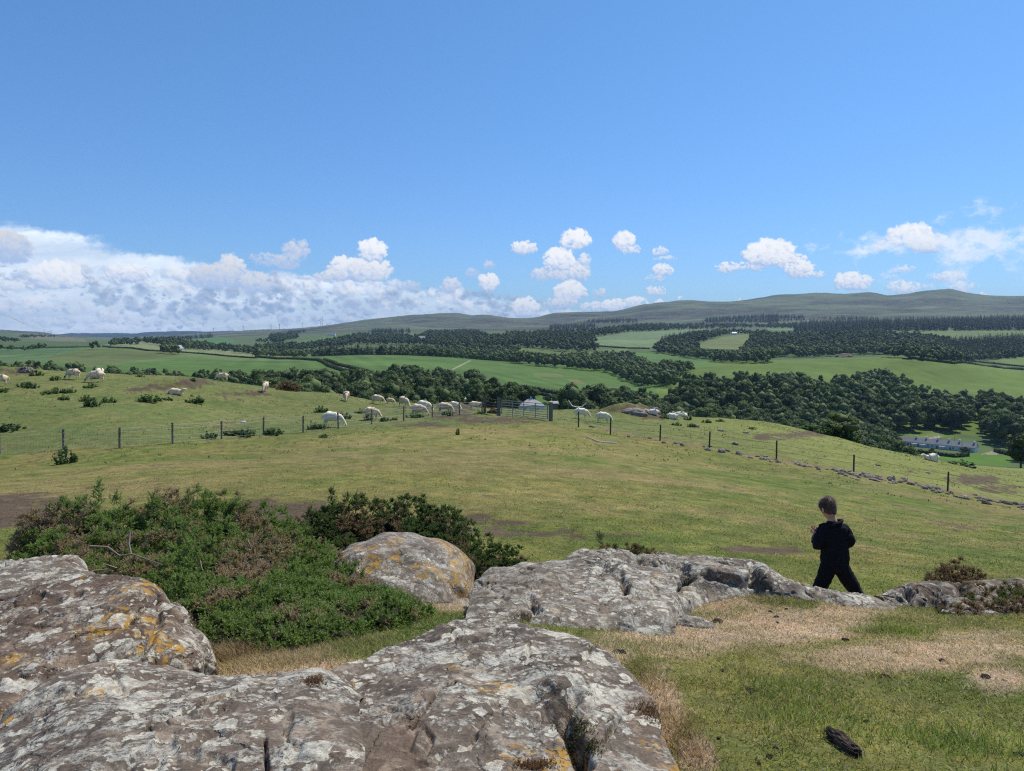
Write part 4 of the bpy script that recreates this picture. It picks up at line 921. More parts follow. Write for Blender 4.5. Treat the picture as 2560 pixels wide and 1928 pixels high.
# ------------------------------------------------------------------ gorse and scrub
def shoot_cloud(rs, P, D, length, spines=16, sw=.0035, sl=.30):
    """spiny gorse shoots at points P growing along D; each spine is a thin triangle"""
    n = len(P); L = length*(.6+.7*rs.rand(n)); Vs = []
    A = np.cross(D, rs.randn(n, 3)); A /= np.linalg.norm(A, axis=1)[:, None]+1e-9; B = np.cross(D, A)
    out = []
    for k in range(spines):
        f = (k+rs.rand(n)*.8)/spines; a = rs.rand(n)*6.283
        o = P+D*(L*f)[:, None]; rad = A*np.cos(a)[:, None]+B*np.sin(a)[:, None]
        d = D*.75+rad*1.0; d /= np.linalg.norm(d, axis=1)[:, None]
        l = L*sl*(1.15-.7*f); side = np.cross(d, rs.randn(n, 3)); side /= np.linalg.norm(side, axis=1)[:, None]+1e-9
        out.append(np.stack([o-side*sw, o+side*sw, o+d*l[:, None]], 1))
    st = np.cross(D, A)
    out.append(np.stack([P-A*sw, P+A*sw, P+D*L[:, None]], 1))
    V = np.concatenate(out).reshape(-1, 3); return V, np.arange(len(V)).reshape(-1, 3)
M_GORSE = leaf_mat("gorse_green", (.105, .155, .048), (.29, .365, .120), trans=.40, scale=5, hueobj=False, objvar=0)
M_GORSED = leaf_mat("gorse_dark", (.062, .098, .038), (.145, .195, .070), trans=.4, scale=5, hueobj=False, objvar=0)
M_DEAD = leaf_mat("gorse_dead", (.24, .160, .120), (.50, .36, .265), trans=.4, scale=6, hueobj=False, objvar=0)
M_DEADB = leaf_mat("scrub_brown", (.17, .11, .08), (.34, .225, .155), trans=.4, scale=6, hueobj=False, objvar=0)
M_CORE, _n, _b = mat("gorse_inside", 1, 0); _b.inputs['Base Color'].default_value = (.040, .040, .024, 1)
M_TWIG, _n, _b = mat("grey_twig", .85, .2); _b.inputs['Base Color'].default_value = (.25, .20, .155, 1)
def tubes(paths, m=5):
    Vs, Qs, n = [], [], 0
    for P, r0, r1 in paths:
        P = np.array(P, float); k = len(P)
        for i in range(k):
            t = P[min(i+1, k-1)]-P[max(i-1, 0)]; t /= np.linalg.norm(t)+1e-9; u = np.cross(t, (.31, .22, .92)); u /= np.linalg.norm(u)+1e-9; v = np.cross(t, u)
            r = r0+(r1-r0)*i/(k-1)
            for j in range(m): a = 6.2832*j/m; Vs.append(P[i]+(u*math.cos(a)+v*math.sin(a))*r)
        for i in range(k-1):
            for j in range(m): Qs.append([n+i*m+j, n+i*m+(j+1) % m, n+(i+1)*m+(j+1) % m, n+(i+1)*m+j])
        Qs.append([n+j for j in range(4)]); n += k*m
        Qs.append([n-1-j for j in range(4)])
    return np.array(Vs), np.array(Qs)
def gorse(name, blobs, dens, label, green, dead, dfrac, seed, length=.085, sw=.0035, group=None, cat='bush', zmin=None, spikes=(), branches=(), dfreq=2.2, tall=1.0):
    """blobs: (photo px, photo row of the top, depth, radius)"""
    rs = np.random.RandomState(seed); C, R = [], []
    for (px, py, Y, r) in blobs:
        t = at(px, py, Y); g = gz(t.x, t.y) if zmin is None else zmin; rz = max((t.z-g)*.54, .05); C.append((t.x, t.y, t.z-rz)); R.append((r, r*.95, rz))
    C = np.array(C); R = np.array(R); cen = C.mean(0); g0 = gz(cen[0], cen[1])
    root = empty(name, (cen[0], cen[1], g0), label, cat, group); org = np.array([cen[0], cen[1], g0])
    Pall, Dall = [], []; per = 20
    for k in range(len(C)):
        area = 4*math.pi*((R[k, 0]**2)+2*R[k, 0]*R[k, 2])/3; n = max(6, int(area*dens*4.2/per))
        d = fib(n, rs)+rs.randn(n, 3)*.10; d /= np.linalg.norm(d, axis=1)[:, None]; d = d[(d[:, 2] > -.70)]
        b = 1+.38*fbm(d[:, 0]*1.8+k*5+C[k, 0], d[:, 1]*1.8+d[:, 2]*1.7, 3, seed+k, .6)
        p = C[k]+d*R[k]*(b*rs.uniform(.66, 1.0, len(d)))[:, None]
        nn = d/R[k]; nn /= np.linalg.norm(nn, axis=1)[:, None]
        q = ((p[:, None, :]-C[None])/R[None]); inside = (np.sum(q*q, -1) < .52); inside[:, k] = False
        ok = ~inside.any(1); p, nn = p[ok], nn[ok]
        # each sprig cluster throws its shoots out from one point
        pp = np.repeat(p, per, axis=0); dd = np.repeat(nn, per, axis=0)*.75+np.array([0, 0, .30*tall])+rs.randn(len(pp), 3)*.62; dd /= np.linalg.norm(dd, axis=1)[:, None]
        sz = np.repeat(rs.uniform(.7, 1.35, len(p)), per); Pall.append(pp+dd*(length*.42*sz*rs.uniform(.3, 1.0, len(pp)))[:, None]); Dall.append(dd)
    P = np.concatenate(Pall); D = np.concatenate(Dall)
    bid = np.repeat(np.arange(len(C)), [len(q) for q in Pall]); f = fbm(P[:, 0]*dfreq, P[:, 1]*dfreq+P[:, 2]*dfreq, 4, seed+3, .6)+.09*rs.randn(len(P))+.22*rs.randn(len(C))[bid]+.12*np.repeat(rs.randn(len(P)//per), per)
    isd = f > np.quantile(f, 1-dfrac)
    V, T = shoot_cloud(rs, P[~isd]-org, D[~isd], length*.62, 15, sw=sw*1.15, sl=.40)
    put('foliage', mesh_np('foliage', V, tris=T, smooth=False), green, root)
    if dfrac > 0.01:
        V, T = shoot_cloud(rs, P[isd]-org, D[isd], length*.60, 13, sw=sw*1.05, sl=.40); put('dead_foliage', mesh_np('dead_foliage', V, tris=T, smooth=False), dead, root)
    for (px, py, Y, h) in spikes:
        t = np.array(at(px, py, Y)); n = int(28*h/.1); q = rs.rand(n); pp = t-np.array([0, 0, h])*q[:, None]+rs.randn(n, 3)*.012*(1+q[:, None]*1.5)
        dd = np.tile([0, 0, .9], (n, 1))+rs.randn(n, 3)*.55; dd /= np.linalg.norm(dd, axis=1)[:, None]
        V, T = shoot_cloud(rs, pp-org, dd, length*.85, sw=sw); put('leading_shoot', mesh_np('leading_shoot', V, tris=T, smooth=False), green, root)
    # core of old wood and shaded needles
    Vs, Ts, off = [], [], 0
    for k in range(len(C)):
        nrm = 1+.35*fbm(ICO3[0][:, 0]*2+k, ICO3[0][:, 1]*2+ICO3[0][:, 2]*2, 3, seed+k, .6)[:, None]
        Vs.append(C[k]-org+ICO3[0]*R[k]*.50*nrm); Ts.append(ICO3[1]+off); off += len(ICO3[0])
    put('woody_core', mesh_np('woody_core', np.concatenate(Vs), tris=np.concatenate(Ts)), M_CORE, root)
    # inner stems
    st = []
    for k in range(len(C) if zmin is None else 0):
        if R[k, 0] < .25: continue
        for _ in range(5):
            e = C[k]+np.clip(rs.randn(3), -1, 1)*R[k]*.40-org; s = np.array([C[k][0]-org[0]+rs.randn()*.08, C[k][1]-org[1]+rs.randn()*.08, gz(C[k][0], C[k][1])-org[2]]); m_ = (s+e)/2+rs.randn(3)*.06
            st.append(([s, m_, e], .010, .004))
    for (pts, r) in branches:
        st.append(([np.array(at(*p))-org for p in pts], r, r*.45))
    if st: V, Q = tubes(st); put('branches', mesh_np('branches', V, quads=Q), M_TWIG, root)
    return root
def gorse_all():
    B = [(62,1296,7.3,.16),(100,1290,7.3,.22),(135,1262,7.4,.26),(165,1242,7.5,.26),(215,1250,7.4,.26),(287,1252,7.4,.28),(345,1246,7.5,.24),(385,1250,7.4,.24),
         (420,1236,7.6,.24),(475,1230,7.7,.28),(540,1230,7.7,.30),(597,1250,7.6,.30),(660,1278,7.4,.30),(715,1316,7.2,.30),(765,1348,7.1,.30),(815,1378,6.9,.30),(850,1412,6.7,.28),(870,1460,6.5,.24),
         (80,1385,6.9,.20),(45,1398,6.9,.12),(140,1330,6.9,.30),(230,1320,6.9,.34),(320,1320,6.9,.36),(420,1310,6.9,.38),(530,1310,6.8,.40),(640,1345,6.6,.38),(730,1405,6.4,.36),(800,1450,6.2,.34),(850,1500,6.0,.26),
         (200,1388,6.4,.22),(280,1380,6.3,.30),(380,1385,6.2,.34),(480,1375,6.0,.38),(580,1410,5.9,.38),(680,1450,5.7,.38),(760,1475,5.5,.38),(830,1515,5.2,.32),
         (400,1425,5.8,.18),(440,1450,5.6,.26),(500,1455,5.3,.34),(585,1475,5.1,.36),(665,1500,5.05,.36),(745,1530,5.0,.32),(500,1510,4.95,.24),(565,1545,4.85,.20),(620,1545,4.72,.24),(700,1550,4.70,.26),(780,1560,4.74,.22),(540,1555,4.72,.20),(850,1565,4.80,.18),(660,1590,4.58,.16),(740,1590,4.58,.16),
         (880,1460,6.2,.22),(915,1474,5.8,.20),(955,1488,5.5,.20),(990,1502,5.35,.20),(1020,1520,5.3,.17),(1038,1545,5.25,.12),(960,1515,5.15,.24),(895,1520,5.1,.24),(850,1540,5.1,.2),(805,1560,4.95,.20),(1000,1550,5.2,.15)]
    gorse('gorse_bush', B, 520, 'sprawling green gorse bush with brown dead patches, largest, behind the left rocks', M_GORSE, M_DEAD, .36, 3, .080, .0034,
          spikes=[(247,1207,7.6,.22),(287,1240,7.4,.10),(381,1238,7.4,.12),(128,1262,7.4,.12),(597,1246,7.6,.08),(75,1290,7.3,.10)],
          branches=[([(325,1330,6.3),(322,1360,6.25),(328,1385,6.2),(350,1392,6.1)], .011), ([(368,1336,6.2),(360,1362,6.2)], .008), ([(225,1366,6.1),(270,1368,6.05),(300,1390,6.0),(330,1385,5.95),(405,1412,5.8)], .010),
                    ([(230,1428,5.8),(268,1424,5.75),(292,1420,5.7),(255,1408,5.75)], .008), ([(645,1550,4.95),(662,1578,4.85),(672,1592,4.8),(690,1590,4.8)], .005), ([(620,1352,6.5),(630,1372,6.4),(612,1392,6.35)], .008),
                    ([(700,1460,5.6),(698,1490,5.5)], .007), ([(500,1400,5.9),(506,1426,5.8)], .006)])
    # darker bushes behind the boulder
    gorse('gorse_bush', [(790,1268,9.4,.18),(812,1260,9.5,.22),(850,1252,9.6,.26),(890,1250,9.6,.26),(940,1256,9.6,.26),(985,1252,9.5,.30),(1035,1246,9.4,.34),(1085,1254,9.3,.34),(1120,1282,9.1,.30),(1150,1325,8.9,.26),
                         (812,1300,9.2,.20),(870,1300,9.2,.28),(960,1300,9.1,.34),(1060,1310,8.9,.40),(1130,1360,8.6,.26),(1165,1395,8.4,.18),(1150,1420,8.2,.16),(850,1340,8.8,.20)],
          430, 'dark gorse bush behind the orange lichen boulder', M_GORSED, M_DEADB, .36, 5, .075, .0042, spikes=[(830,1226,9.5,.30),(868,1240,9.5,.12),(890,1242,9.5,.12),(940,1248,9.5,.10)])
    gorse('gorse_bush', [(716,1300,8.8,.14),(740,1294,8.9,.18),(765,1310,8.8,.16),(745,1330,8.6,.16)], 430, 'small dark gorse between the largest gorse and the dark bush behind', M_GORSED, M_DEADB, .25, 6, .06, .004)
    gorse('gorse_bush', [(1200,1366,8.1,.16),(1225,1352,8.1,.20),(1258,1360,8.0,.20),(1285,1380,7.9,.16),(1215,1390,7.8,.16),(1250,1400,7.7,.20),(1190,1400,7.8,.10)], 460, 'rounded dark gorse at the right end of the bushes, left of the long outcrop', M_GORSED, M_DEADB, .25, 7, .06, .004, spikes=[(1228,1346,8.1,.08)])
    gorse('gorse_bush', [(1508,1352,7.9,.06),(1530,1362,7.9,.09),(1552,1362,7.9,.08),(1580,1346,7.8,.09),(1604,1352,7.8,.11),(1632,1356,7.7,.09)], 700, 'row of small gorse tips showing over the long outcrop', M_GORSED, M_DEADB, .45, 8, .055, .0035, spikes=[(1501,1334,7.9,.14)])
    # scrub on the right-hand outcrop
    gorse('dead_bush', [(2338,1432,7.4,.13),(2355,1415,7.5,.16),(2385,1400,7.6,.18),(2410,1408,7.6,.18),(2438,1422,7.6,.15),(2458,1436,7.5,.09),(2385,1430,7.4,.18),(2475,1444,7.5,.05),(2420,1440,7.4,.14)], 620, 'brown dried-out bush standing behind the right-hand outcrop', M_DEADB, M_DEADB, 0, 9, .055, .0034)
    gorse('heather_scrub', [(2420,1486,6.35,.10),(2445,1474,6.45,.14),(2485,1468,6.5,.16),(2530,1464,6.5,.18),(2580,1464,6.5,.18),(2640,1469,6.5,.18)], 620, 'green and brown scrub on top of the right-hand outcrop', M_GORSED, M_DEADB, .45, 10, .05, .0034, zmin=-.95)
    gorse('heather_scrub', [(2352,1532,5.95,.10),(2385,1519,6.0,.12),(2420,1512,6.05,.13),(2460,1504,6.1,.14),(2500,1502,6.1,.15),(2545,1499,6.1,.16),(2600,1499,6.1,.16)], 620, 'low brown scrub along the front of the right-hand outcrop', M_GORSED, M_DEADB, .80, 12, .05, .0034, zmin=-.85)
gorse_all()

# ------------------------------------------------------------------ grass
def grass_mat():
    m, N, b = mat("grass_blades", .7, .2)
    a = N.new('ShaderNodeAttribute', attribute_name='Col').outputs[0]; N.l.new(a, b.inputs['Base Color'])
    tr = N.new('ShaderNodeBsdfTranslucent'); N.l.new(N.vmath('MULTIPLY', a, (1.1, 1.2, .7)), tr.inputs[0]); mx = N.new('ShaderNodeMixShader'); mx.inputs[0].default_value = .45
    N.l.new(b.outputs[0], mx.inputs[1]); N.l.new(tr.outputs[0], mx.inputs[2]); N.l.new(mx.outputs[0], N.n['Material Output'].inputs[0]); return m
M_GRASS = grass_mat()
def blades(X, Y, rs, h, w, col, lean=.8, tuft=None):
    n = len(X); Z = ground(X, Y); a = rs.rand(n)*6.283; ln = rs.rand(n)*lean+.1; b_ = rs.rand(n)*6.283
    H = h*(.5+.8*rs.rand(n)); Wd = w*(.6+.7*rs.rand(n))
    ux, uy = np.cos(a)*Wd/2, np.sin(a)*Wd/2; lx, ly = np.cos(b_)*ln*H, np.sin(b_)*ln*H
    V = np.zeros((n, 5, 3)); z0 = Z-.006
    V[:, 0] = np.stack([X-ux, Y-uy, z0], 1); V[:, 1] = np.stack([X+ux, Y+uy, z0], 1)
    V[:, 2] = np.stack([X+ux*.75+lx*.4, Y+uy*.75+ly*.4, z0+H*.62], 1); V[:, 3] = np.stack([X-ux*.75+lx*.4, Y-uy*.75+ly*.4, z0+H*.62], 1)
    V[:, 4] = np.stack([X+lx*1.15, Y+ly*1.15, z0+H], 1)
    i = np.arange(n)*5
    return V.reshape(-1, 3), np.stack([i, i+1, i+2, i+3], 1), np.stack([i+3, i+2, i+4], 1), np.repeat(col, 5, axis=0)
def fan(rs, n, y0, y1, um=.86):
    Y = np.sqrt(rs.rand(n)*(y1*y1-y0*y0)+y0*y0); return (rs.rand(n)*2-1)*um*Y+ (rs.rand(n)-.5)*.5, Y
def grass():
    rs = np.random.RandomState(2)
    Vs, Qs, Ts, Cs = [], [], [], []; off = 0
    def add(X, Y, h, w, var=.35, lean=.8, tint=None, keep_soil=False):
        nonlocal off
        Z = ground(X, Y); c = ground_color(X, Y, Z)
        if not keep_soil:
            ok = (c[:, 0] < c[:, 1]*1.15) | (c[:, 0] > .17); ok |= rs.rand(len(X)) < .12
            X, Y, c = X[ok], Y[ok], c[ok]; h = h[ok] if np.ndim(h) else h; w = w[ok] if np.ndim(w) else w
        br = (c.sum(1)); f = 1+var*rs.randn(len(X)); f = np.clip(f, .45, 1.9)
        c = c*f[:, None]*1.55
        # single straw or green blades among the others
        k = rs.rand(len(X)); s1 = k < .24; c[s1] = c[s1]*.40+C3(.47, .375, .265)*.60*f[s1, None]; s2 = k > .86; c[s2] = c[s2]*.5+C3(.12, .21, .035)*.5*f[s2, None]
        if tint is not None: c = c*.4+C3(*tint)*.6*f[:, None]
        v, q, t, cc = blades(X, Y, rs, h, w, np.clip(c, 0, .9), lean); Vs.append(v); Qs.append(q+off); Ts.append(t+off); Cs.append(cc); off += len(v)
    X, Y = fan(rs, 330000, 1.9, 6.4); cl = fbm(X*5, Y*5, 3, 71); add(X, Y, (.012+.012*np.clip(cl+.3, 0, 1))*(1+.05*Y), .0026+.0006*Y, .45, 2.2)
    n = 330000; Y = 6.4*(26/6.4)**rs.rand(n); X = (rs.rand(n)*2-1)*.86*Y; ok = rs.rand(n) < np.clip(1.3-Y/22, .0, 1); X, Y = X[ok], Y[ok]
    cl = fbm(X*2.5, Y*2.5, 3, 72); add(X, Y, .018+.016*np.clip(cl+.2, 0, 1), .0018+.0010*Y, .30, 2.5)
    X, Y = fan(rs, 30000, 28, 78); cl = fbm(X*.5, Y*.5, 4, 74, .65); ok = (cl > .12); X, Y = X[ok], Y[ok]; add(X, Y, .05+.05*rs.rand(len(X)), .03+.0006*Y, .25, 1.6, (.085, .13, .035))
    # longer tufts by position in the place: (photo px, row, spread m, count, height, tint)
    for (px, py, sx, sy, n, h, tint) in [(540,1655,.30,.12,3000,.038,(.46,.36,.21)), (640,1650,.30,.12,3000,.040,(.50,.39,.23)), (740,1645,.35,.12,2600,.040,(.44,.34,.21)), (820,1630,.30,.12,1800,.040,(.30,.29,.12)), (900,1605,.25,.10,1500,.040,(.42,.34,.19)), (585,1640,.16,.08,1300,.09,(.24,.15,.08)),
                               (1180,1500,.5,.18,2200,.045,(.46,.36,.22)), (1280,1470,.3,.1,900,.04,(.44,.33,.20)), (1600,1620,.5,.12,1500,.040,(.17,.24,.06)), (1620,1700,.10,.22,1100,.035,(.36,.24,.14)), (1680,1800,.09,.20,1100,.035,(.36,.22,.14)), (1720,1880,.08,.12,800,.035,(.28,.16,.10)),
                               (2230,1580,.25,.06,900,.055,(.15,.24,.05)), (1640,1545,.3,.06,900,.05,(.44,.33,.20)), (1740,1500,.25,.10,900,.05,(.40,.30,.17)), (1950,1500,.35,.10,900,.045,(.44,.33,.21)), (2010,1800,.25,.16,1000,.045,(.15,.24,.05)), (2390,1860,.25,.12,900,.045,(.15,.24,.05)), (1960,1720,.3,.14,800,.045,(.14,.24,.045))]:
        p = hit(px, py); X = p.x+rs.randn(n)*sx*.6; Y = p.y+rs.randn(n)*sy*.9; add(X, Y, h, .0036, .3, 1.1, tint, True)
    me = mesh_np('grass', np.concatenate(Vs), tris=np.concatenate(Ts), quads=np.concatenate(Qs)); vcol(me, np.concatenate(Cs))
    put('grass', me, M_GRASS, kind='stuff', label='short sheep-cropped grass, part green and part straw coloured')
    print('grass verts', off)
grass()

# ------------------------------------------------------------------ moss and dead matter caught in the rock crevices
def cast(px, py):
    p = at(px, py, 1.0); o = Vector((0, 0, EYE)); bpy.context.view_layer.update()
    ok, loc, nor, _, ob, _ = SC.ray_cast(bpy.context.evaluated_depsgraph_get(), o, (p-o).normalized()); return loc, nor
M_MOSS = leaf_mat('moss', (.050, .046, .018), (.125, .105, .040), scale=30, hueobj=False, objvar=0)
M_MOSSR = leaf_mat('red_moss', (.12, .060, .036), (.27, .15, .085), scale=30, hueobj=False, objvar=0)
def moss():
    rs = np.random.RandomState(5)
    for (px, py, sx, sy, n, m, lab) in [(786,1702,.035,.05,260,M_MOSSR,'reddish dead moss at the top of the crevice between the two nearest rocks'),(1436,1850,.05,.09,700,M_MOSS,'dark moss in the hollow of the domed rock, right of its diagonal crack'),(1462,1900,.05,.05,500,M_MOSS,'olive moss below the hollow of the domed rock at the bottom edge'),(1335,1918,.06,.03,400,M_MOSSR,'brown dead moss at the very bottom edge left of the olive moss'),
                                   (1565,1478,.05,.04,260,M_MOSSR,'reddish plant scrap in the dimple of the long outcrop'),(1722,1455,.05,.04,260,M_MOSS,'dark moss beside the deep notch of the long outcrop'),(2400,1468,.16,.05,600,M_MOSSR,'rusty moss cushion on top of the right-hand outcrop, below the dried-out bush'),(1310,1545,.10,.05,350,M_MOSSR,'brown dead grass tuft where the long outcrop meets the domed rock'),(1625,1780,.05,.08,500,M_MOSSR,'dark reddish tuft along the right side of the domed rock')]:
        c, nor = cast(px, py)
        d = rs.randn(n, 2)*np.array([sx, sy])*.55; P = np.stack([d[:, 0], d[:, 1], np.abs(rs.randn(n))*.004-.003], 1)
        for k in range(n):
            ok, h, _, _, _, _ = SC.ray_cast(bpy.context.evaluated_depsgraph_get() if k == 0 else DG[0], Vector((c.x+P[k, 0], c.y+P[k, 1], c.z+.3)), Vector((0, 0, -1)), distance=.6) if k else (DG.__setitem__(0, bpy.context.evaluated_depsgraph_get()), c, 0, 0, 0, 0)
            if ok and k: P[k, 2] += h.z-c.z
        V, T = shoot_cloud(rs, P, (rs.randn(n, 3)*.6+np.array([0, 0, .9])), .009, 5, sw=.0016, sl=.6)
        put('moss_tuft', mesh_np('moss_tuft', V, tris=T, smooth=False), m, loc=c, label=lab, cat='moss')
DG = {0: None}
moss()
# ------------------------------------------------------------------ small builders
def ahit(px, py, y0, y1):
    for d in range(0, 60, 2):
        h = hit(px, py+d, 0, y0, y1)
        if h is not None: return h
    q = at(px, py, y1*.5); return Vector((q.x, q.y, gz(q.x, q.y)))
def simple(name, col, rough=.8, spec=.25, var=.25, scale=6.0, metal=0.0, bump=0.0, col2=None):
    m, N, b = mat(name, rough, spec); geo = N.new('ShaderNodeNewGeometry').outputs['Position']
    n = N.noise(geo, scale, 5, .65); b.inputs['Metallic'].default_value = metal
    c2 = col2 or tuple(v*(1-var*1.6) for v in col)
    N.l.new(N.mix(N.smooth(n, .34, .66), c2, col), b.inputs['Base Color'])
    if bump:
        bp = N.new('ShaderNodeBump'); bp.inputs['Strength'].default_value = .8; bp.inputs['Distance'].default_value = bump
        N.l.new(N.noise(geo, scale*4, 4, .7), bp.inputs['Height']); N.l.new(bp.outputs[0], b.inputs['Normal'])
    return m
M_WOOL = simple('wool', (.90, .68, .46), .95, .05, .24, 4, bump=.02); M_WOOLW = simple('white_wool', (.95, .84, .64), .95, .05, .16, 9, bump=.02)
M_POST = simple('weathered_wood', (.27, .235, .185), .9, .1, .35, 14); M_POSTD = simple('dark_post_wood', (.115, .095, .075), .9, .1, .3, 14)
M_WIRE = simple('fence_wire', (.42, .42, .40), .5, .4, .1); M_STEEL = simple('galvanised_steel', (.33, .33, .32), .45, .5, .15, 3, metal=.35)
M_RAILD = simple('dark_rail', (.085, .075, .065), .9, .1); M_SHADED_EARTH = simple('shaded_earth', (.135, .090, .062), .98, .03, .35, 3, bump=.05)
M_GRAVEL = simple('gravel', (.30, .25, .20), .98, .05, .35, 1.2, bump=.06, col2=(.14, .11, .085)); M_SPOIL = simple('spoil', (.30, .235, .17), .98, .03, .3, .15)
M_DUNG = simple('dried_dung', (.070, .052, .038), .95, .08, .4, 30, bump=.012, col2=(.020, .016, .013)); M_LOG = simple('peaty_log', (.105, .080, .062), .95, .08, .4, 22, bump=.012, col2=(.030, .022, .018))
M_WALLW = simple('white_render', (.78, .79, .78), .85, .1, .08, .8); M_SLATE = simple('slate_roof', (.20, .205, .225), .6, .3, .18, 1.2); M_ROOFP = simple('pale_sheet_roof', (.62, .64, .66), .5, .3, .1, .6)
M_ROOFG = simple('grey_roof', (.34, .34, .34), .6, .3, .15, .8); M_GLASS = simple('window_glass', (.05, .06, .075), .15, .5, .05); M_DARK = simple('dark_opening', (.03, .03, .032), .9, .1)
M_DOOR = simple('blue_door', (.10, .19, .32), .6, .3, .1); M_WHITE = simple('white_paint', (.80, .81, .80), .5, .3, .05); M_STONEW = simple('stone_wall', (.22, .20, .175), .95, .1, .35, 2)
M_HEDGE = leaf_mat('hedge_leaves', (.036, .058, .026), (.075, .105, .038), scale=.5, objvar=.1)
M_WEED = leaf_mat('weed_leaves', (.060, .105, .045), (.130, .195, .085), scale=3, objvar=.2, trans=.35)
def boxv(c, s, rz=0.0):
    hx, hy, hz = [v/2 for v in s]; V = np.array([[x, y, z] for x in (-hx, hx) for y in (-hy, hy) for z in (-hz, hz)]); ca, sa = math.cos(rz), math.sin(rz)
    V = np.stack([V[:, 0]*ca-V[:, 1]*sa, V[:, 0]*sa+V[:, 1]*ca, V[:, 2]], 1)+np.array(c)
    return V, np.array([[0, 1, 3, 2], [4, 6, 7, 5], [0, 4, 5, 1], [2, 3, 7, 6], [0, 2, 6, 4], [1, 5, 7, 3]])
def joinq(parts):
    Vs, Qs, n = [], [], 0
    for V, Q in parts: Vs.append(V); Qs.append(Q+n); n += len(V)
    return np.concatenate(Vs), np.concatenate(Qs)
def qmesh(name, parts, m, smooth=False):
    V, Q = joinq(parts); me = mesh_np(name, V, quads=Q, smooth=smooth); me.materials.append(m); return me
def tubem(name, paths, m, seg=6):
    V, Q = tubes(paths, seg); me = mesh_np(name, V, quads=Q); me.materials.append(m); return me
def skin(name, verts, edges, radii, mtl, sub=2, root=0, smooth=True):
    """one continuous surface grown over a skeleton"""
    me = bpy.data.meshes.new(name+'_skeleton'); me.from_pydata([tuple(v) for v in verts], edges, [])
    o = bpy.data.objects.new(name+'_tmp', me); COL.objects.link(o)
    md = o.modifiers.new('skin', 'SKIN'); md.use_smooth_shade = smooth
    for i, r in enumerate(radii):
        r = r if isinstance(r, tuple) else (r, r); me.skin_vertices[0].data[i].radius = r; me.skin_vertices[0].data[i].use_root = (i == root)
    if sub: s = o.modifiers.new('sub', 'SUBSURF'); s.levels = sub; s.render_levels = sub
    bpy.context.view_layer.update(); dg = bpy.context.evaluated_depsgraph_get(); ev = o.evaluated_get(dg)
    out = bpy.data.meshes.new_from_object(ev); out.name = name
    for p in out.polygons: p.use_smooth = smooth
    bpy.data.objects.remove(o); bpy.data.meshes.remove(me)
    out.materials.clear(); out.materials.append(mtl)
    return out

# ------------------------------------------------------------------ sheep
def sheep_mesh(kind, mtl):
    V, E, R = [], [], []
    def chain(pts, start=None):
        prev = start
        for (p, r) in pts:
            V.append(p); R.append(r); i = len(V)-1
            if prev is not None: E.append((prev, i))
            prev = i
        return prev
    lie = kind == 'lying'; zb = .24 if lie else .60
    chain([((-.46, 0, zb), (.17, .19)), ((-.30, 0, zb+.02), (.23, .25)), ((0, 0, zb), (.26, .27)), ((.26, 0, zb+.01), (.22, .25)), ((.42, 0, zb+.03), (.15, .17))])
    if kind == 'grazing': chain([((.56, 0, .47), .10), ((.66, 0, .30), .085), ((.73, 0, .17), .078), ((.80, 0, .07), .045)], 4)
    elif kind == 'walking': chain([((.56, 0, .66), .11), ((.68, 0, .70), .09), ((.78, 0, .67), .08), ((.90, 0, .61), .045)], 4)
    elif kind == 'lying': chain([((.54, 0, .36), .11), ((.64, .02, .46), .09), ((.74, .03, .45), .08), ((.86, .04, .38), .045)], 4)
    hd = len(V)-2
    for s in (-1, 1):
        hp = V[hd]; chain([((hp[0]-.02, s*.07, hp[2]+.03), .02), ((hp[0]-.04, s*.15, hp[2]+.03), .028), ((hp[0]-.04, s*.19, hp[2]+.01), .010)], hd)
    chain([((-.58, 0, zb+.04), .05), ((-.62, 0, zb-.16), .035)], 0)
    if not lie:
        for s in (-1, 1):
            st = .05*s if kind == 'walking' else .02*s
            chain([((-.36, s*.12, .42), (.085, .10)), ((-.40+st, s*.125, .27), .045), ((-.43+st, s*.125, .22), .032), ((-.38+st, s*.125, .05), .026), ((-.36+st, s*.125, .0), .032)], 1)
            chain([((.30, s*.11, .40), (.065, .075)), ((.31-st*2, s*.115, .22), .034), ((.30-st*2, s*.115, .05), .025), ((.31-st*2, s*.115, .0), .031)], 3)
    else:
        for s in (-1, 1):
            chain([((-.34, s*.20, .12), .07), ((-.18, s*.27, .05), .035), ((-.36, s*.28, .03), .026)], 1)
            chain([((.34, s*.14, .12), .055), ((.48, s*.15, .05), .032), ((.36, s*.17, .03), .026)], 3)
    me = skin('sheep', V, E, R, mtl, 2, 2)
    n = len(me.vertices); co = np.zeros(n*3, np.float32); me.vertices.foreach_get('co', co); co = co.reshape(-1, 3)
    nr = np.zeros(n*3, np.float32); me.vertices.foreach_get('normal', nr); nr = nr.reshape(-1, 3)
    wl = sstep(co[:, 2], zb-.28, zb-.12)*(co[:, 0] < .5)
    co += nr*(.018*fbm(co[:, 0]*12, co[:, 2]*12+co[:, 1]*9, 3, 5)*wl)[:, None]; me.vertices.foreach_set('co', co.ravel()); me.update()
    return me
SHEEP = {(k, c): sheep_mesh(k, m) for k in ('grazing', 'walking', 'lying') for c, m in (('w', M_WOOL), ('b', M_WOOLW))}
RT, LT, TOW, AWAY = 0.0, math.pi, -math.pi/2, math.pi/2
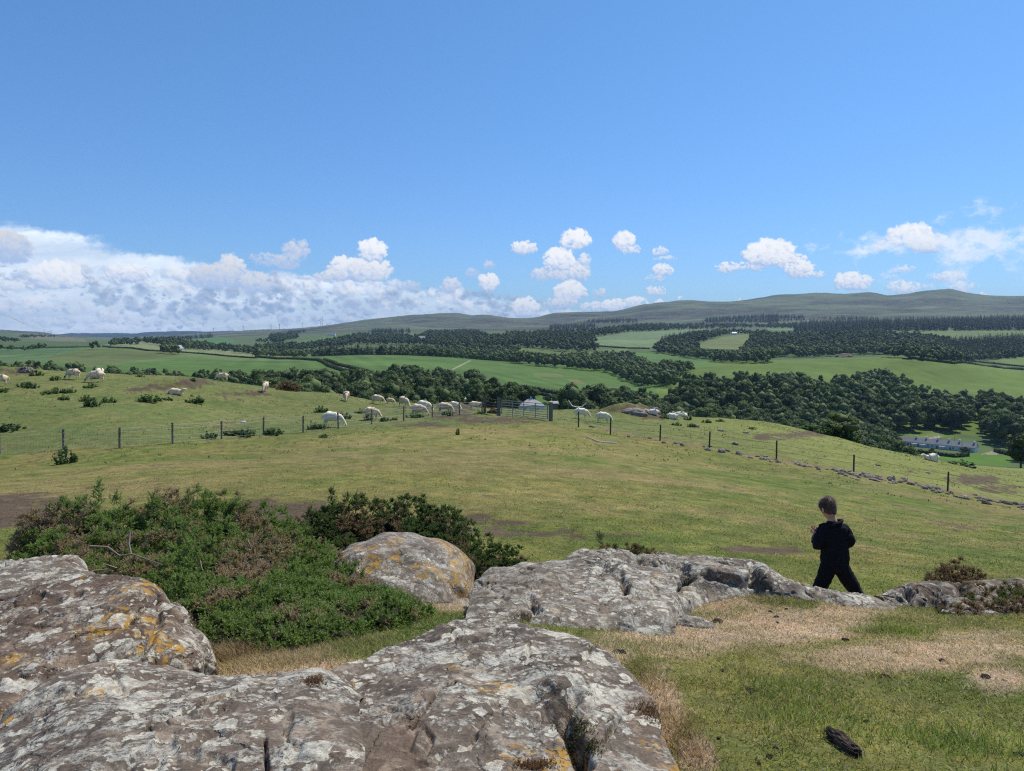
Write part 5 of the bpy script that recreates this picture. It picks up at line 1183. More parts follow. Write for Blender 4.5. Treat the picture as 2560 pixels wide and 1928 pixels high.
def flock():
    L = [(-2,966,'grazing','w',LT+.5,1.0,'cream sheep cut off by the left edge of the photo'),
      (183,949,'grazing','w',LT-.15,1.0,'cream sheep grazing to the left, leftmost of the group on the hill crest'),
      (240,957,'grazing','w',LT+.1,1.1,'cream sheep grazing in front of another near the left hill crest'),
      (250,946,'grazing','b',AWAY+.2,1.0,'pale sheep half hidden behind the grazing one near the left hill crest'),
      (440,987,'lying','w',RT-.1,.95,'cream sheep lying down below the bare mound on the left hill'),
      (556,954,'grazing','w',LT+.25,.9,'sheep grazing alone on the skyline between the mound and the dead bush'),
      (663,980,'grazing','w',TOW+.1,.95,'sheep seen end on, standing alone left of the dead brown bush'),
      (866,1004,'grazing','w',TOW+.2,.95,'sheep seen end on beside a small scar, right of the dead brown bush'),
      (944,1011,'grazing','w',RT-.2,1.0,'shaggy cream sheep grazing to the right beside the lamb'),
      (976,1010,'grazing','w',RT-.1,.66,'lamb grazing between two ewes on the pasture edge'),
      (1010,1018,'grazing','w',RT-.75,1.05,'cream sheep with head down towards the fence, right of the lamb'),
      (1060,1030,'grazing','b',RT-.3,1.05,'white sheep grazing just behind the cream sheep at the fence'),
      (1046,1040,'grazing','w',RT-.1,1.0,'cream sheep in dark weeds in front of the white one at the fence'),
      (930,1050,'grazing','w',RT-.3,1.0,'sheep grazing behind a fence post with dark weeds at its feet'),
      (832,1068,'grazing','b',RT-.1,1.05,'nearest sheep, grazing to the right behind the wire fence'),
      (1112,1034,'grazing','w',RT-.12,1.0,'cream sheep grazing on the bare earth left of the small wooden rails'),
      (1137,1026,'grazing','b',RT-.45,.85,'pale sheep showing only its back behind the bare earth bank'),
      (1187,1025,'walking','w',RT+.0,.85,'small sheep walking to the right beside the diagonal strut'),
      (1453,1047,'grazing','b',RT+.05,1.0,'sheep grazing behind the first post right of the metal gate'),
      (1508,1057,'grazing','b',RT-.1,.95,'sheep grazing with its head at the second post right of the gate'),
      (1632,1036,'lying','b',LT,.95,'pale sheep lying against the rocky knoll beyond the right-hand fence'),
      (1681,1048,'lying','b',RT-.3,1.05,'white sheep lying stretched out in the nettles right of the rocky knoll'),
      (1697,1036,'lying','b',LT+.2,.9,'white sheep resting behind the one stretched out in the nettles'),
      (1711,1041,'lying','b',AWAY,.9,'white sheep seen from behind, rightmost of those resting by the knoll'),
      (2329,1152,'lying','b',LT+.2,1.15,'lone white sheep low on the slope in front of the cottages')]
    for (px, py, k, c, rz, s, lab) in L:
        p = ahit(px, py, 3, 160) or hit(px, py+4, 0, 3, 260) or hit(px, py+9, 0, 3, 400)
        o = put('sheep', SHEEP[(k, c)], loc=(p.x, p.y, gz(p.x, p.y)-.02), label=lab, cat='sheep', group='sheep spread over the pastures', rot=(0, 0, rz)); s *= 1.06; o.scale = (s, s, s)
flock()

# ------------------------------------------------------------------ fences and gate
def post_line(name, label, pts, H, r, m, wires, wirem, mesh_net=False, group=None):
    P = [];
    for (px, py) in pts:
        p = ahit(px, py, 10, 130); P.append(np.array([p.x, p.y, gz(p.x, p.y)]))
    root = empty(name, P[0], label, 'fence', group); rs = random.Random(3)
    for k, p in enumerate(P):
        q = p-P[0]; h = H*rs.uniform(.94, 1.06); lx, ly = rs.uniform(-.03, .03), rs.uniform(-.03, .03)
        put('post', tubem('post', [([q+[0, 0, -.2], q+[lx*.5, ly*.5, h*.5], q+[lx, ly, h]], r, r*.92)], m, 8), parent=root)
    for z in wires:
        path = []
        for k in range(len(P)-1):
            a, b = P[k]-P[0]+[0, -.06, z], P[k+1]-P[0]+[0, -.06, z]
            for f in (0, .25, .5, .75): path.append(a+(b-a)*f-np.array([0, 0, .05*math.sin(f*math.pi)]))
        path.append(P[-1]-P[0]+[0, -.06, z]); put('wire', tubem('wire', [(path, .007, .007)], wirem, 4), parent=root)
    if mesh_net:
        nets = []
        for k in range(len(P)-1):
            a, b = P[k]-P[0], P[k+1]-P[0]
            for i in range(1, 22):
                c = a+(b-a)*i/22; nets.append(([c+[0, -.06, .08], c+[0, -.06, wires[1]]], .0025, .0025))
        put('netting', tubem('netting', nets, wirem, 3), parent=root)
    return P
LP = [(-190,1150),(0,1134),(159,1123),(299,1121),(432,1110),(554,1098),(659,1087),(758,1081),(846,1072),(929,1061),(1009,1053),(1081,1044),(1149,1038),(1205,1033)]
RP = [(1446,1068),(1526,1087),(1650,1102),(1773,1122),(1941,1149),(2134,1182),(2369,1229),(2660,1290)]
PL = post_line('wire_fence', 'long wire fence on grey wooden posts across the left pasture up to the gate', LP, 1.02, .055, M_POST, (.98, .80, .45, .12), M_WIRE, True)
PR = post_line('wire_fence', 'sparse dark fence posts with thin wires running down to the right past the scattered stones', RP, 1.08, .05, M_POSTD, (.95, .55), M_RAILD)
def gate():
    def gp(px, py): p = ahit(px, py, 20, 120); return np.array([p.x, p.y, gz(p.x, p.y)])
    a, b, c = gp(1212, 1033), gp(1247, 1046), gp(1377, 1053)
    b[1] = (a[1]+c[1])/2; b[0] = at(1247, 1046, b[1]).x; b[2] = gz(b[0], b[1])
    root = empty('field_gate', b, 'galvanised metal farm gate between thick wooden posts at the pasture corner', 'gate')
    def post(parent, o, q, h, r, lab=None): put('gate_post', tubem('gate_post', [([q-o+[0, 0, -.2], q-o+[0, 0, h]], r, r*.97)], M_POST, 9), parent=parent, label=lab)
    post(root, b, b, 1.42, .14); post(root, b, c, 1.36, .155, 'thick weathered gate post at the right end')
    A, B = np.array([.22, 0, 0.]), (c-b)+[-.24, 0, 0]; bars = []
    for z in (.16, .32, .48, .65, .84, 1.05, 1.22): bars.append(([A+[0, 0, z], B+[0, 0, z]], .026, .026))
    put('gate_bars', tubem('gate_bars', bars, M_STEEL, 6), parent=root)
    up = [([A+(B-A)*f+[0, .0, .14], A+(B-A)*f+[0, .0, 1.25]], .034, .034) for f in (0, .25, .5, .75, 1)]
    put('gate_frame', tubem('gate_frame', up, M_STEEL, 6), parent=root)
    hr = empty('rail_hurdle', a, 'short hurdle of dark wooden rails left of the metal gate', 'hurdle')
    put('hurdle_post', tubem('hurdle_post', [([[0, 0, -.2], [0, 0, 1.35]], .12, .12)], M_POST, 8), parent=hr)
    d = b-a
    for z in (.50, .72, .95, 1.22):
        V, Q = tubes([(([.10, 0, z], [d[0]-.16, d[1], z+d[2]]), .045, .045)], 6); me = mesh_np('rail', V, quads=Q); put('rail', me, M_RAILD, hr)
    s0 = gp(1181, 1036); sr = put('diagonal_strut', tubem('diagonal_strut', [([s0*0, (a-s0)+[-.13, -.05, .78]], .05, .05)], M_POST, 6), loc=s0, label='pale diagonal timber strut leaning against the hurdle post', cat='strut')
    # earth dome whose dark colour stands in for the shade under the hurdle
    S = dome((a[0]+.75, a[1]+.05, a[2]-.02), (.62, .35, .36), 77, .06); rock_from(S, 'shaded_earth_bank', M_SHADED_EARTH, 'small earth bank, coloured dark for the shade under the wooden hurdle', 'earth bank')
    p = gp(1466, 1096); q = gp(1541, 1109); r = gp(1495, 1106)
    put('plastic_pipe', tubem('plastic_pipe', [([p*0+[0, 0, .10], (r-p)+[0, 0, .04], ((r+q)/2-p)+[0, 0, .03], (q-p)+[0, 0, .05]], .035, .035)], M_WIRE, 6), loc=p, label='grey plastic pipe lying curved on the grass below the gate', cat='pipe')
    # sagging rope between two poles behind the crest
    u, v = at(1421, 1001, 84), at(1467, 1006, 84); m_ = at(1442, 1018, 84); m0, m1 = at(1430, 1015, 84), at(1455, 1017, 84)
    root = empty('rope_line', (u.x, u.y, gz(u.x, u.y)), 'sagging pale rope hung between two poles beyond the two sheep by the gate', 'rope')
    o = np.array(root.location)
    put('rope', tubem('rope', [([np.array(w)-o for w in (u, m0, m_, m1, v)], .05, .05)], M_WHITE, 5), parent=root)
    for w in (u, v): put('pole', tubem('pole', [([np.array([w.x, w.y, gz(w.x, w.y)-.3])-o, np.array(w)-o+[0, 0, .1]], .04, .04)], M_POST, 6), parent=root)
gate()

# ------------------------------------------------------------------ stones, mounds
def stones():
    rs = np.random.RandomState(14); protos = []
    for k in range(6):
        S = dome((0, 0, 0), (.30*rs.uniform(.8, 1.2), .22*rs.uniform(.8, 1.2), .20*rs.uniform(.7, 1.3)), 200+k*7, .10); S = S*1.0
        V = S.reshape(-1, 3); q = .16
        if k % 2: V = np.sign(V)*np.abs(V)**.82*.86                      # blockier
        protos.append(mesh_np('stone', V, quads=gridquads(*S.shape[:2]))); protos[-1].materials.append(M_RK6)
    path = [(1555,1086),(1590,1096),(1650,1106),(1770,1124),(1850,1140),(1941,1152),(2020,1166),(2134,1190),(2260,1205),(2369,1234),(2450,1246),(2560,1264)]
    px = np.array([p[0] for p in path]); py = np.array([p[1] for p in path])
    n = 140
    for k in range(n):
        x = 1560+1010*rs.rand()**.62; y = np.interp(x, px, py)+rs.randn()*4+(4 if x > 2380 else 0)
        p = ahit(x, y, 10, 130); s = rs.uniform(.30, .72)*(1.6 if rs.rand() < .10 else .8)*(1.0 if x > 1900 else .85)
        o = put('stone', protos[k % 6], loc=(p.x, p.y, gz(p.x, p.y)+.02*s), cat='stone', group='stones strewn along the right-hand fence', label='grey stone lying in the broken line of stones along the right-hand fence', rot=(rs.uniform(-.3, .3), rs.uniform(-.3, .3), rs.uniform(0, 6.28))); o.scale = (s*rs.uniform(.8, 1.4), s, s*rs.uniform(.7, 1.1))
    big = [((1838,1112),.6,'lone stone in the grass above the right-hand fence line'),((1865,1083),.8,'flat stone on the slope just beyond the second pale rock right of the knoll'),((1740,1068),.9,'leaning pale stone beside a nettle clump right of the resting sheep'),((1802,1078),.8,'half buried stone in a worn patch on the slope beyond the fence'),((1480,1068),.6,'small pale stone in the grass by the first post right of the gate'),((2320,1183),.45,'dark stone alone in the pasture below the white sheep'),((2195,1164),.5,'small stone alone on the slope beyond the fence'),((135,985),.0,'')]
    for (q, s, lab) in big:
        if not lab: continue
        p = ahit(q[0], q[1], 10, 140); o = put('stone', protos[len(lab) % 6], loc=(p.x, p.y, gz(p.x, p.y)+.03), cat='stone', label=lab, rot=(0, 0, s*9)); o.scale = (s*1.3, s, s*.8)
    def mound(name, px, py, r, m, lab, cat='mound', dz=0., skew=0., y1=150, amp=.06, seed=3):
        p = ahit(px, py, 10, y1); S = dome((p.x, p.y+r[1]*.6, gz(p.x, p.y)+dz), r, seed, amp, skew); rock_from(S, name, m, lab, cat)
    mound('rocky_knoll', 1585, 1036, (1.25, .9, .62), M_RK6, 'low rocky knoll on the pasture edge left of the resting sheep', 'knoll', -.10, .3, amp=.22, seed=88)
    mound('pale_rock', 1638, 1032, (.5, .45, .6), M_RK6, 'pointed pale rock at the right end of the rocky knoll', 'rock', -.1, seed=90)
    mound('dark_rock', 60, 930, (.6, .5, .4), M_RK5, 'dark rock on the right end of the rubble bank at the left edge', 'rock', .05, amp=.12, seed=93)
    p = ahit(2116, 893, 400, 1500); S = dome((p.x, p.y+5, p.z-.6), (13, 7, 5.2), 95, 1.2, .3); rock_from(S, 'spoil_heap', M_SPOIL, 'brown spoil heap at the top edge of the bright field on the right', 'heap')
stones()

# ------------------------------------------------------------------ weeds, dung
def weeds():
    protos = []
    for k in range(4):
        rs = np.random.RandomState(300+k); n = 520; st = 22; a = rs.rand(st)*6.28; r0 = rs.rand(st)**.7*.55; top = rs.uniform(.45, 1.05, st)*(1.1-r0*1.1)
        i = rs.randint(st, size=n); f = rs.rand(n)**1.1; C = np.stack([np.cos(a[i])*(r0[i]+.10*f), np.sin(a[i])*(r0[i]+.10*f), top[i]*f], 1)+rs.randn(n, 3)*.035
        C[:, 2] = np.abs(C[:, 2]); V, Q = leaves(rs, C, rs.randn(n, 3)+np.array([0, 0, .6]), .055, 1.5, .2)
        paths = [([[math.cos(a[j])*r0[j]*.5, math.sin(a[j])*r0[j]*.5, -.05], [math.cos(a[j])*(r0[j]+.18), math.sin(a[j])*(r0[j]+.18), top[j]*.95]], .008, .004) for j in range(st)]
        V2, Q2 = tubes(paths, 4); me = mesh_np('weed_clump', np.concatenate([V, V2]), quads=np.concatenate([Q, Q2+len(V)]), smooth=False); me.materials.append(M_WEED); protos.append(me)
    def A_(x, y): return W('A', (x, y))[0]
    def B_(x, y): return W('B', (x, y))[0]
    def C_(x, y): return W('C', (x, y))[0]
    L = [(A_(1305,705),.62,2.0,'broad dark bush, largest on the left hill, below the lying sheep'),(A_(1680,715),.60,1.6,'round dark bush right of the lying sheep'),(A_(785,750),.7,1.2,'grey-green thistle clump, middle of the left pasture'),
         (A_(745,700),.45,1.1,'dark weed clump just behind the grey-green thistles'),(A_(940,715),.5,1.2,'thin weed clump right of the grey-green thistles'),(A_(555,690),.4,.8,'small weed tuft left of the thistles'),(A_(100,950),.5,1.5,'low dark weed clump in front near the left edge'),
         (A_(565,1240),.80,.9,'bushy dark green plant at the foot of the leftmost fence post'),(A_(225,580),.5,1.3,'dark weeds below the rubble bank at the left edge'),(A_(300,585),.35,1.0,'low weeds right of those below the rubble bank'),(A_(20,620),.4,1.5,'low weeds at the left edge under the cut-off sheep'),
         (A_(485,630),.5,.9,'upright dark weed clump in the left pasture below the two crest sheep'),(A_(540,630),.4,.6,'narrow weed clump beside the upright one in the left pasture'),(A_(615,630),.45,.8,'dark weed clump below the left crest sheep'),(A_(410,640),.35,1.0,'faint weed tuft left of the upright dark clump'),
         (A_(790,585),.4,1.1,'weeds at the feet of the front sheep on the crest'),(A_(475,520),.45,1.0,'weeds left of the crest sheep'),(A_(1450,695),.3,.7,'small tuft between the two dark bushes of the left hill'),(A_(1665,530),.4,.6,'small green tuft on the skyline right of the mound'),(A_(320,480),.5,1.2,'dark weeds on the crest beside the rubble bank'),(A_(1210,492),.3,.8,'tuft on the skyline near the power pole'),
         (A_(1800,1025),.45,1.1,'dark weeds behind the fence left of its fifth post'),(A_(1985,995),.42,1.2,'weeds behind the fence right of its fifth post'),(A_(2120,1000),.45,1.6,'long low nettle patch along the fence'),(B_(160,1130),.5,1.3,'nettles between two fence posts left of the nearest sheep'),(B_(490,1080),.5,.8,'nettle clump left of the nearest sheep'),(B_(570,1080),.45,.8,'nettle clump at the rear of the nearest sheep'),
         (B_(555,935),.55,1.2,'spiky dark plant in the pasture above the nearest sheep'),(B_(765,990),.6,1.2,'dark nettles behind the fence post right of the nearest sheep'),(B_(910,945),.4,1.1,'low weeds left of the sheep behind the post'),(B_(1115,1015),.45,.9,'nettles in front of the sheep behind the post'),(B_(970,1000),.55,.7,'dark nettles at the rear of the sheep behind the post'),
         (B_(1375,985),.5,1.4,'dark nettles hiding the legs of a cream sheep at the fence'),(B_(1660,965),.5,1.2,'nettles in front of the sheep on bare earth'),(B_(1200,1005),.3,.6,'small weed by the fence in the middle'),(B_(590,1155),.25,.8,'small dark tuft in front of the fence, below the nearest sheep'),(B_(1740,1130),.42,.28,'single upright thistle standing in the field below the gate'),
         (B_(1940,950),.35,.6,'small weeds at the foot of the hurdle post'),(C_(1560,1205),.45,.9,'nettle clump by the leaning pale stone'),(C_(1320,1125),.5,1.3,'nettles around the sheep resting by the knoll'),(C_(1520,1140),.45,.9,'nettles right of the rightmost resting sheep'),(C_(1420,1190),.35,.9,'low nettles below the resting sheep'),(C_(1680,1165),.4,1.1,'nettle patch on the slope right of the resting sheep'),(C_(1800,1155),.3,.8,'small weeds farther right on the slope beyond the fence'),(C_(2070,1220),.3,.8,'small tuft on the slope above the fourth post of the right fence')]
    for k, (q, h, w, lab) in enumerate(L):
        p = ahit(q[0], q[1], 8, 130)
        if p is None: continue
        o = put('weed_clump', protos[k % 4], loc=(p.x, p.y, gz(p.x, p.y)-.03), label=lab, cat='weeds', group='weed clumps in the pastures', rot=(0, 0, k*1.3)); o.scale = (w*.85, w*.7, h)
    # dead bush on the skyline, hawthorn and scrub on the right-hand crest
    p = ahit(716, 982, 10, 130); 
    gorse('dead_bush', [(700,966,p.y+3,.5),(716,956,p.y+3,.6),(732,962,p.y+3,.5)], 30, 'brown dead bush on the skyline between two end-on sheep', M_DEADB, M_DEADB, 0, 77, .30, .02)
    rs = random.Random(8)
    for (px, py, H, key, sx, lab, nm) in [(2096,1093,2.9,'broad2',1.7,'dark windswept tree on the crest in front of the valley wood','hawthorn_tree'), (2552,1170,5.6,'broad3',1.0,'dark tree cut by the right edge beyond the pasture','broadleaf_tree')]:
        q = ahit(px, py, 10, 200); tree(nm, key, q.x, q.y, H, lab, None, 1.0, sx)
    pr = []
    for k, (px, py, w, h) in enumerate([(2030,1078,1.6,.9),(2056,1085,1.5,1.0),(2075,1087,1.5,1.4),(2120,1097,1.6,1.1),(2135,1103,1.2,.8),(2408,1165,1.6,.5)]):
        q = ahit(px, py, 10, 200); o = put('scrub_bush', protos[k % 4], loc=(q.x, q.y, gz(q.x, q.y)-.05), label='low scrub bush along the crest at the foot of the windswept tree' if k < 5 else 'low dark bush in the meadow in front of the cottages', cat='bush', group='scrub along the right-hand crest' if k < 5 else None, rot=(0, 0, k)); o.scale = (w*1.5, w*1.2, h*1.2)
    # foreground dung
    Z = lambda x, y: (1500+x/2.087, 1180+y/2.087)
    rs = np.random.RandomState(4); dp = []
    for k in range(4):
        S = dome((0, 0, 0), (.05, .045, .028), 400+k*5, .035); V = S.reshape(-1, 3); V = V+.004*np.stack([fbm(V[:, 0]*90, V[:, 1]*90+k, 3, 2), fbm(V[:, 0]*90, V[:, 2]*90, 3, 3), fbm(V[:, 1]*90, V[:, 0]*90, 3, 4)], 1); dp.append(mesh_np('dung', V, quads=gridquads(*S.shape[:2]))); dp[-1].materials.append(M_DUNG)
    D = [(100,945,54,'flat dark dung pat beside the right edge of the domed rock'),(890,732,20,'topmost of three dung lumps in a row on the straw-coloured grass'),(920,758,22,'middle of three dung lumps in a row on the straw-coloured grass'),(925,788,16,'lowest of three dung lumps in a row on the straw-coloured grass'),(972,718,18,'dung lump right of the row of three'),(1283,880,32,'wide dark dung lump in the straw-coloured grass below the person'),
         (1785,988,32,'dung lump on dry grass below the right-hand outcrop'),(1485,1072,40,'brown crumbled dung in the middle of the right-hand grass'),(2010,1075,50,'spread dark dung near the right edge of the photo'),(790,1147,46,'knobbly black dung in green grass, left part of the near turf'),(640,1042,26,'dung lump left of the knobbly black one, higher up'),(700,1166,16,'tiny dung lump just left of the knobbly black one'),(565,957,14,'tiny dung lump in green grass near the sunk grey rock'),
         (1390,1305,24,'small black dung lump above the charred log'),(920,1442,26,'hollow dung ring near the bottom edge'),(883,1490,34,'smooth black dung lump near the bottom edge'),(830,1524,20,'black dung lump, lowest of the group at the bottom edge'),(620,1392,20,'brown dung crumb near the bottom, right of the domed rock'),(640,645,20,'dark lump below the pale face of the long outcrop'),(610,790,60,'black peaty soil spread beside the sunk grey rock'),(2110,1092,16,'tiny dung lump beside the spread one near the right edge'),(1305,1115,14,'tiny dung lump in the middle of the near turf'),(2190,1480,45,'brown tuft of dead matter at the bottom right edge')]
    for k, (x, y, w, lab) in enumerate(D):
        q = Z(x, y); p = ahit(q[0], q[1], 1.5, 12); s = w/2.087/FPX*p.y/.10*.80
        o = put('dung', dp[k % 4], loc=(p.x, p.y, gz(p.x, p.y)+.004), label=lab, cat='dung', group='dung scattered on the near turf', rot=(0, 0, k*1.7)); s *= 1.2; o.scale = (s*1.2, s*.9, min(s, 1.2)*.85)
    q = ahit(*Z(1320, 1475), 1.5, 12); S = dome((0, 0, 0), (.042, .115, .036), 450, .03); V = S.reshape(-1, 3); V = np.sign(V)*np.abs(V/[.042,.115,.036])**.75*[.042,.115,.036]
    V = V+.007*np.stack([fbm(V[:, 0]*50, V[:, 1]*22, 3, 2), V[:, 0]*0, fbm(V[:, 0]*60, V[:, 1]*25, 4, 3)], 1)
    put('charred_log', mesh_np('charred_log', V, quads=gridquads(*S.shape[:2])), M_LOG, loc=(q.x-.004, q.y+.075, gz(q.x, q.y+.07)+.016), label='short dark charred log lying in the grass near the bottom right', cat='log', rot=(math.radians(-4), 0, math.radians(5))).scale = (.60, .85, .62)
    # litter
    p = ahit(608, 1058, 10, 130); S = dome((0, 0, .05), (.16, .08, .08), 470, .03); rock_from(S+np.array([p.x, p.y, gz(p.x, p.y)]), 'litter', M_WHITE, 'scrap of white litter in the grass behind the left fence', 'litter')
weeds()

# ------------------------------------------------------------------ buildings
def house(name, loc, rz, L, Wd, hw, hr, wall, roof, label, chim=(), wins=(), doors=(), hip=0.0, cat='house', group=None, back=False, over=.25):
    """long side faces local -Y; wins/doors: list of x positions along it"""
    root = empty(name, loc, label, cat, group, rz); x, y = L/2, Wd/2
    V = np.array([[-x,-y,-1],[x,-y,-1],[x,y,-1],[-x,y,-1],[-x,-y,hw],[x,-y,hw],[x,y,hw],[-x,y,hw],[-x+hip,0,hr-.12],[x-hip,0,hr-.12]], float)
    me = bpy.data.meshes.new('wall'); F = [(0,1,5,4),(1,2,6,5),(2,3,7,6),(3,0,4,7)]
    if hip == 0: F += [(4,7,8),(5,9,6)]
    me.from_pydata(V.tolist(), [], F); me.materials.append(wall); put('wall', me, parent=root)
    o = over; t = .14; R = [(-x-(0 if hip else o),-y-o,hw-.12),(x+(0 if hip else o),-y-o,hw-.12),(x+(0 if hip else o),y+o,hw-.12),(-x-(0 if hip else o),y+o,hw-.12),(-x-(0 if hip else o)+hip,0,hr),(x+(0 if hip else o)-hip,0,hr)]
    R2 = [(a, b, c+t) for a, b, c in R]; fs = [(0,1,5,4),(2,3,4,5)]+([(1,2,5),(3,0,4)] if hip else [])
    me = bpy.data.meshes.new('roof'); n = 6; allf = [tuple(i+n for i in f) for f in fs]+[tuple(reversed(f)) for f in fs]+[(0,1,1+n,0+n),(1,2,2+n,1+n),(2,3,3+n,2+n),(3,0,0+n,3+n)]
    if not hip: allf += [(1,5,5+n,1+n),(5,2,2+n,5+n),(3,4,4+n,3+n),(4,0,0+n,4+n)]
    me.from_pydata(R+R2, [], allf); me.materials.append(roof); rf = put('roof', me, parent=root)
    for c in chim: put('chimney', qmesh('chimney', [boxv((c, 0, hr+.35), (.9, .7, 1.3)), boxv((c, 0, hr+1.06), (1.05, .85, .14))], wall), parent=rf)
    for w in wins:
        f = put('window', qmesh('window', [boxv((w, -y-.03, hw*.58), (1.05, .06, 1.05))], M_WHITE), parent=root); put('pane', qmesh('pane', [boxv((w-.23, -y-.065, hw*.58), (.38, .02, .85)), boxv((w+.23, -y-.065, hw*.58), (.38, .02, .85))], M_GLASS), parent=f)
    for d in doors: put('door', qmesh('door', [boxv((d, -y-.03, 1.0), (.95, .06, 2.0))], M_DOOR), parent=root)
    return root
def hedge(pts, h, w, label, m=None, seed=1, y0=150, y1=1500, name='hedge', onto=None, world=None):
    m = m or M_HEDGE; rs = np.random.RandomState(seed); P = world or []
    if not world:
        for (px, py) in pts:
            p = hit(px, py, 0, y0, y1)
            if p is not None: P.append((p.x, p.y))
    if len(P) < 2: print('hedge missed', label); return
    P = np.array(P); d = np.concatenate([[0], np.cumsum(np.linalg.norm(np.diff(P, axis=0), axis=1))]); n = int(min(max(d[-1]/(w*.55), 6), 700)); t = np.linspace(0, d[-1], n)
    X = np.interp(t, d, P[:, 0])+rs.randn(n)*w*.10; Y = np.interp(t, d, P[:, 1])+rs.randn(n)*w*.10; Z = ground(X, Y)
    o = np.array([X[0], Y[0], Z[0]]); Vs, Ts = [], []; IV, IF = ICO2
    for k in range(n):
        s = np.array([w*.55, w*.55, h*.62*rs.uniform(.75, 1.2)])
        V = IV*(1+.25*fbm(IV[:, 0]*2+k, IV[:, 1]*2+IV[:, 2]*2, 2, seed)[:, None])*s+np.array([X[k], Y[k], Z[k]+h*.38])-o; Vs.append(V); Ts.append(IF+k*len(IV))
    V = np.concatenate(Vs); T = np.concatenate(Ts); nl = n*26; k = rs.randint(n, size=nl); dd = rs.randn(nl, 3); dd /= np.linalg.norm(dd, axis=1)[:, None]
    C = np.stack([X[k], Y[k], Z[k]+h*.38], 1)-o+dd*np.array([w*.62, w*.62, h*.66]); Q, qf = leaves(rs, C, dd, min(.22*h, .45))
    me = mesh_np(name, np.concatenate([V, Q]), tris=T, quads=qf+len(V)); put(name, me, m, loc=o, label=label, cat='hedge' if name == 'hedge' else 'wall')
def buildings():
    # white terrace in the valley
    p0, p1 = at(2258, 1111, 448), at(2441, 1132, 419); g = min(gz(p0.x, p0.y), gz(p1.x, p1.y), p1.z); c = (p0+p1)/2
    dx, dy = p1.x-p0.x, p1.y-p0.y; L = math.hypot(dx, dy); rz = math.atan2(dy, dx)
    base = zp(1131, 419)-.2
    root = house('terraced_cottages', (c.x, c.y, base), rz, L, 6.2, 2.9, 5.3, M_WALLW, M_SLATE, 'row of low white cottages with grey slate roof in the valley on the right', chim=[-L*.31, -L*.17, -.5, L*.14, L*.28, L*.47], wins=[-L*.44, -L*.36, -L*.26, -L*.12, -L*.06, L*.04, L*.10, L*.22, L*.34, L*.42], doors=[-L*.40, -L*.21, L*.0, L*.18, L*.38])
    rs = random.Random(4)
    for k, f in enumerate((-.30, -.19, .08)): put('porch', qmesh('porch', [boxv((f*L, -3.9, 1.0), (2.8, 1.8, 2.2)), boxv((f*L, -3.9, 2.18), (3.1, 2.2, .16))], M_ROOFP), parent=root)
    P0 = at(2255, 1128, 424); P1 = at(2390, 1144, 402); P2 = at(2418, 1138, 405)
    hedge(None, 1.9, 1.8, 'dark hedge along the gardens in front of the white cottages', seed=5, world=[(P0.x, P0.y), (P1.x, P1.y), (P2.x, P2.y)])
    Q0 = at(2490, 1132, 420); Q1 = at(2550, 1140, 400); hedge(None, 2.2, 2.4, 'short dark hedge right of the white cottages', seed=6, world=[(Q0.x, Q0.y), (Q1.x, Q1.y)])
    for k, (px, py, s, lab) in enumerate([(2275,1122,3.0,'small tree in the garden at the left end of the cottages'),(2330,1128,2.6,'garden bush in front of the middle cottages'),(2412,1137,3.4,'garden bush at the right end of the cottages'),(2300,1124,2.4,'small garden bush between the left cottage porches')]):
        q = at(px, py, 418); tree('garden_bush', KB[k], q.x, q.y, s, lab, None, k, 1.5)
    for k, (px, py, lab) in enumerate([(2386,1104,'thin lamp post behind the left half of the cottages'),(2352,1092,'thin lamp post on the verge left of the road behind the cottages'),(2405,1118,'thin pole in front of the right half of the cottages')]):
        q = at(px, py, 440 if k < 2 else 415); zz = gz(q.x, q.y); rt = empty('street_lamp' if k < 2 else 'telegraph_pole', (q.x, q.y, zz), lab, 'street lamp' if k < 2 else 'pole')
        put('pole', tubem('pole', [([[0, 0, -.3], [0, 0, 6.5]], .11, .08)], M_POST, 6), parent=rt)
        put('lamp_head' if k < 2 else 'crossarm', qmesh('lamp_head', [boxv((.35, 0, 6.5), (.9, .22, .14))], M_STEEL if k < 2 else M_POST), parent=rt)
    # farm roofs behind the gate
    def hz(px, Y): q = at(px, 1000, Y); return q.x, q.y, gz(q.x, q.y)
    x, y, z = hz(1327, 250); ridge = zp(997, 250)
    r = house('farm_bungalow', (x, y, ridge-5.2), .05, 8.6, 8.0, 3.2, 5.2, M_WALLW, M_ROOFG, 'hipped grey-roofed bungalow showing just behind the metal gate', wins=[-2.2, 2.2], doors=[0], hip=3.6, cat='bungalow')
    put('chimney', qmesh('chimney', [boxv((0, 0, 5.5), (.5, .5, .9))], M_ROOFP), parent=r)
    x, y, z = hz(1192, 262); ridge = zp(994.5, 262)
    house('farm_shed', (x, y, ridge-4.6), 0, 8.2, 5, 3.3, 4.6, M_DARK, M_ROOFP, 'shed with a long pale metal roof just left of the wooden hurdle', cat='shed')
    x, y, z = hz(1384, 258); ridge = zp(1004, 258); house('garden_shed', (x, y, ridge-2.6), .2, 2.6, 2.4, 2.0, 2.6, M_STONEW, M_ROOFG, 'small grey shed among the trees right of the gate post', cat='shed')
    # farmhouses far away
    def far(name, px, py, L, hw, hr, lab, rz=0, roof=M_SLATE, y0=300, y1=4200, cat='farmhouse', chim=(), lift=0):
        p = ahit(px, py, y0, y1)
        house(name, (p.x, p.y, p.z+lift), rz, L, 8, hw, hr, M_WALLW, roof, lab, chim=chim, wins=[-L*.3, 0, L*.3], doors=[L*.12], cat=cat)
    far('farmhouse', 829, 839, 26, 5, 8, 'long white farmhouse high on the far slope below the wind turbines', chim=(-8, 8))
    far('farmhouse', 1055, 857, 13, 5, 9, 'large white house standing among the far woods in the centre', .2, M_ROOFG, lift=5, chim=(-5, 5))
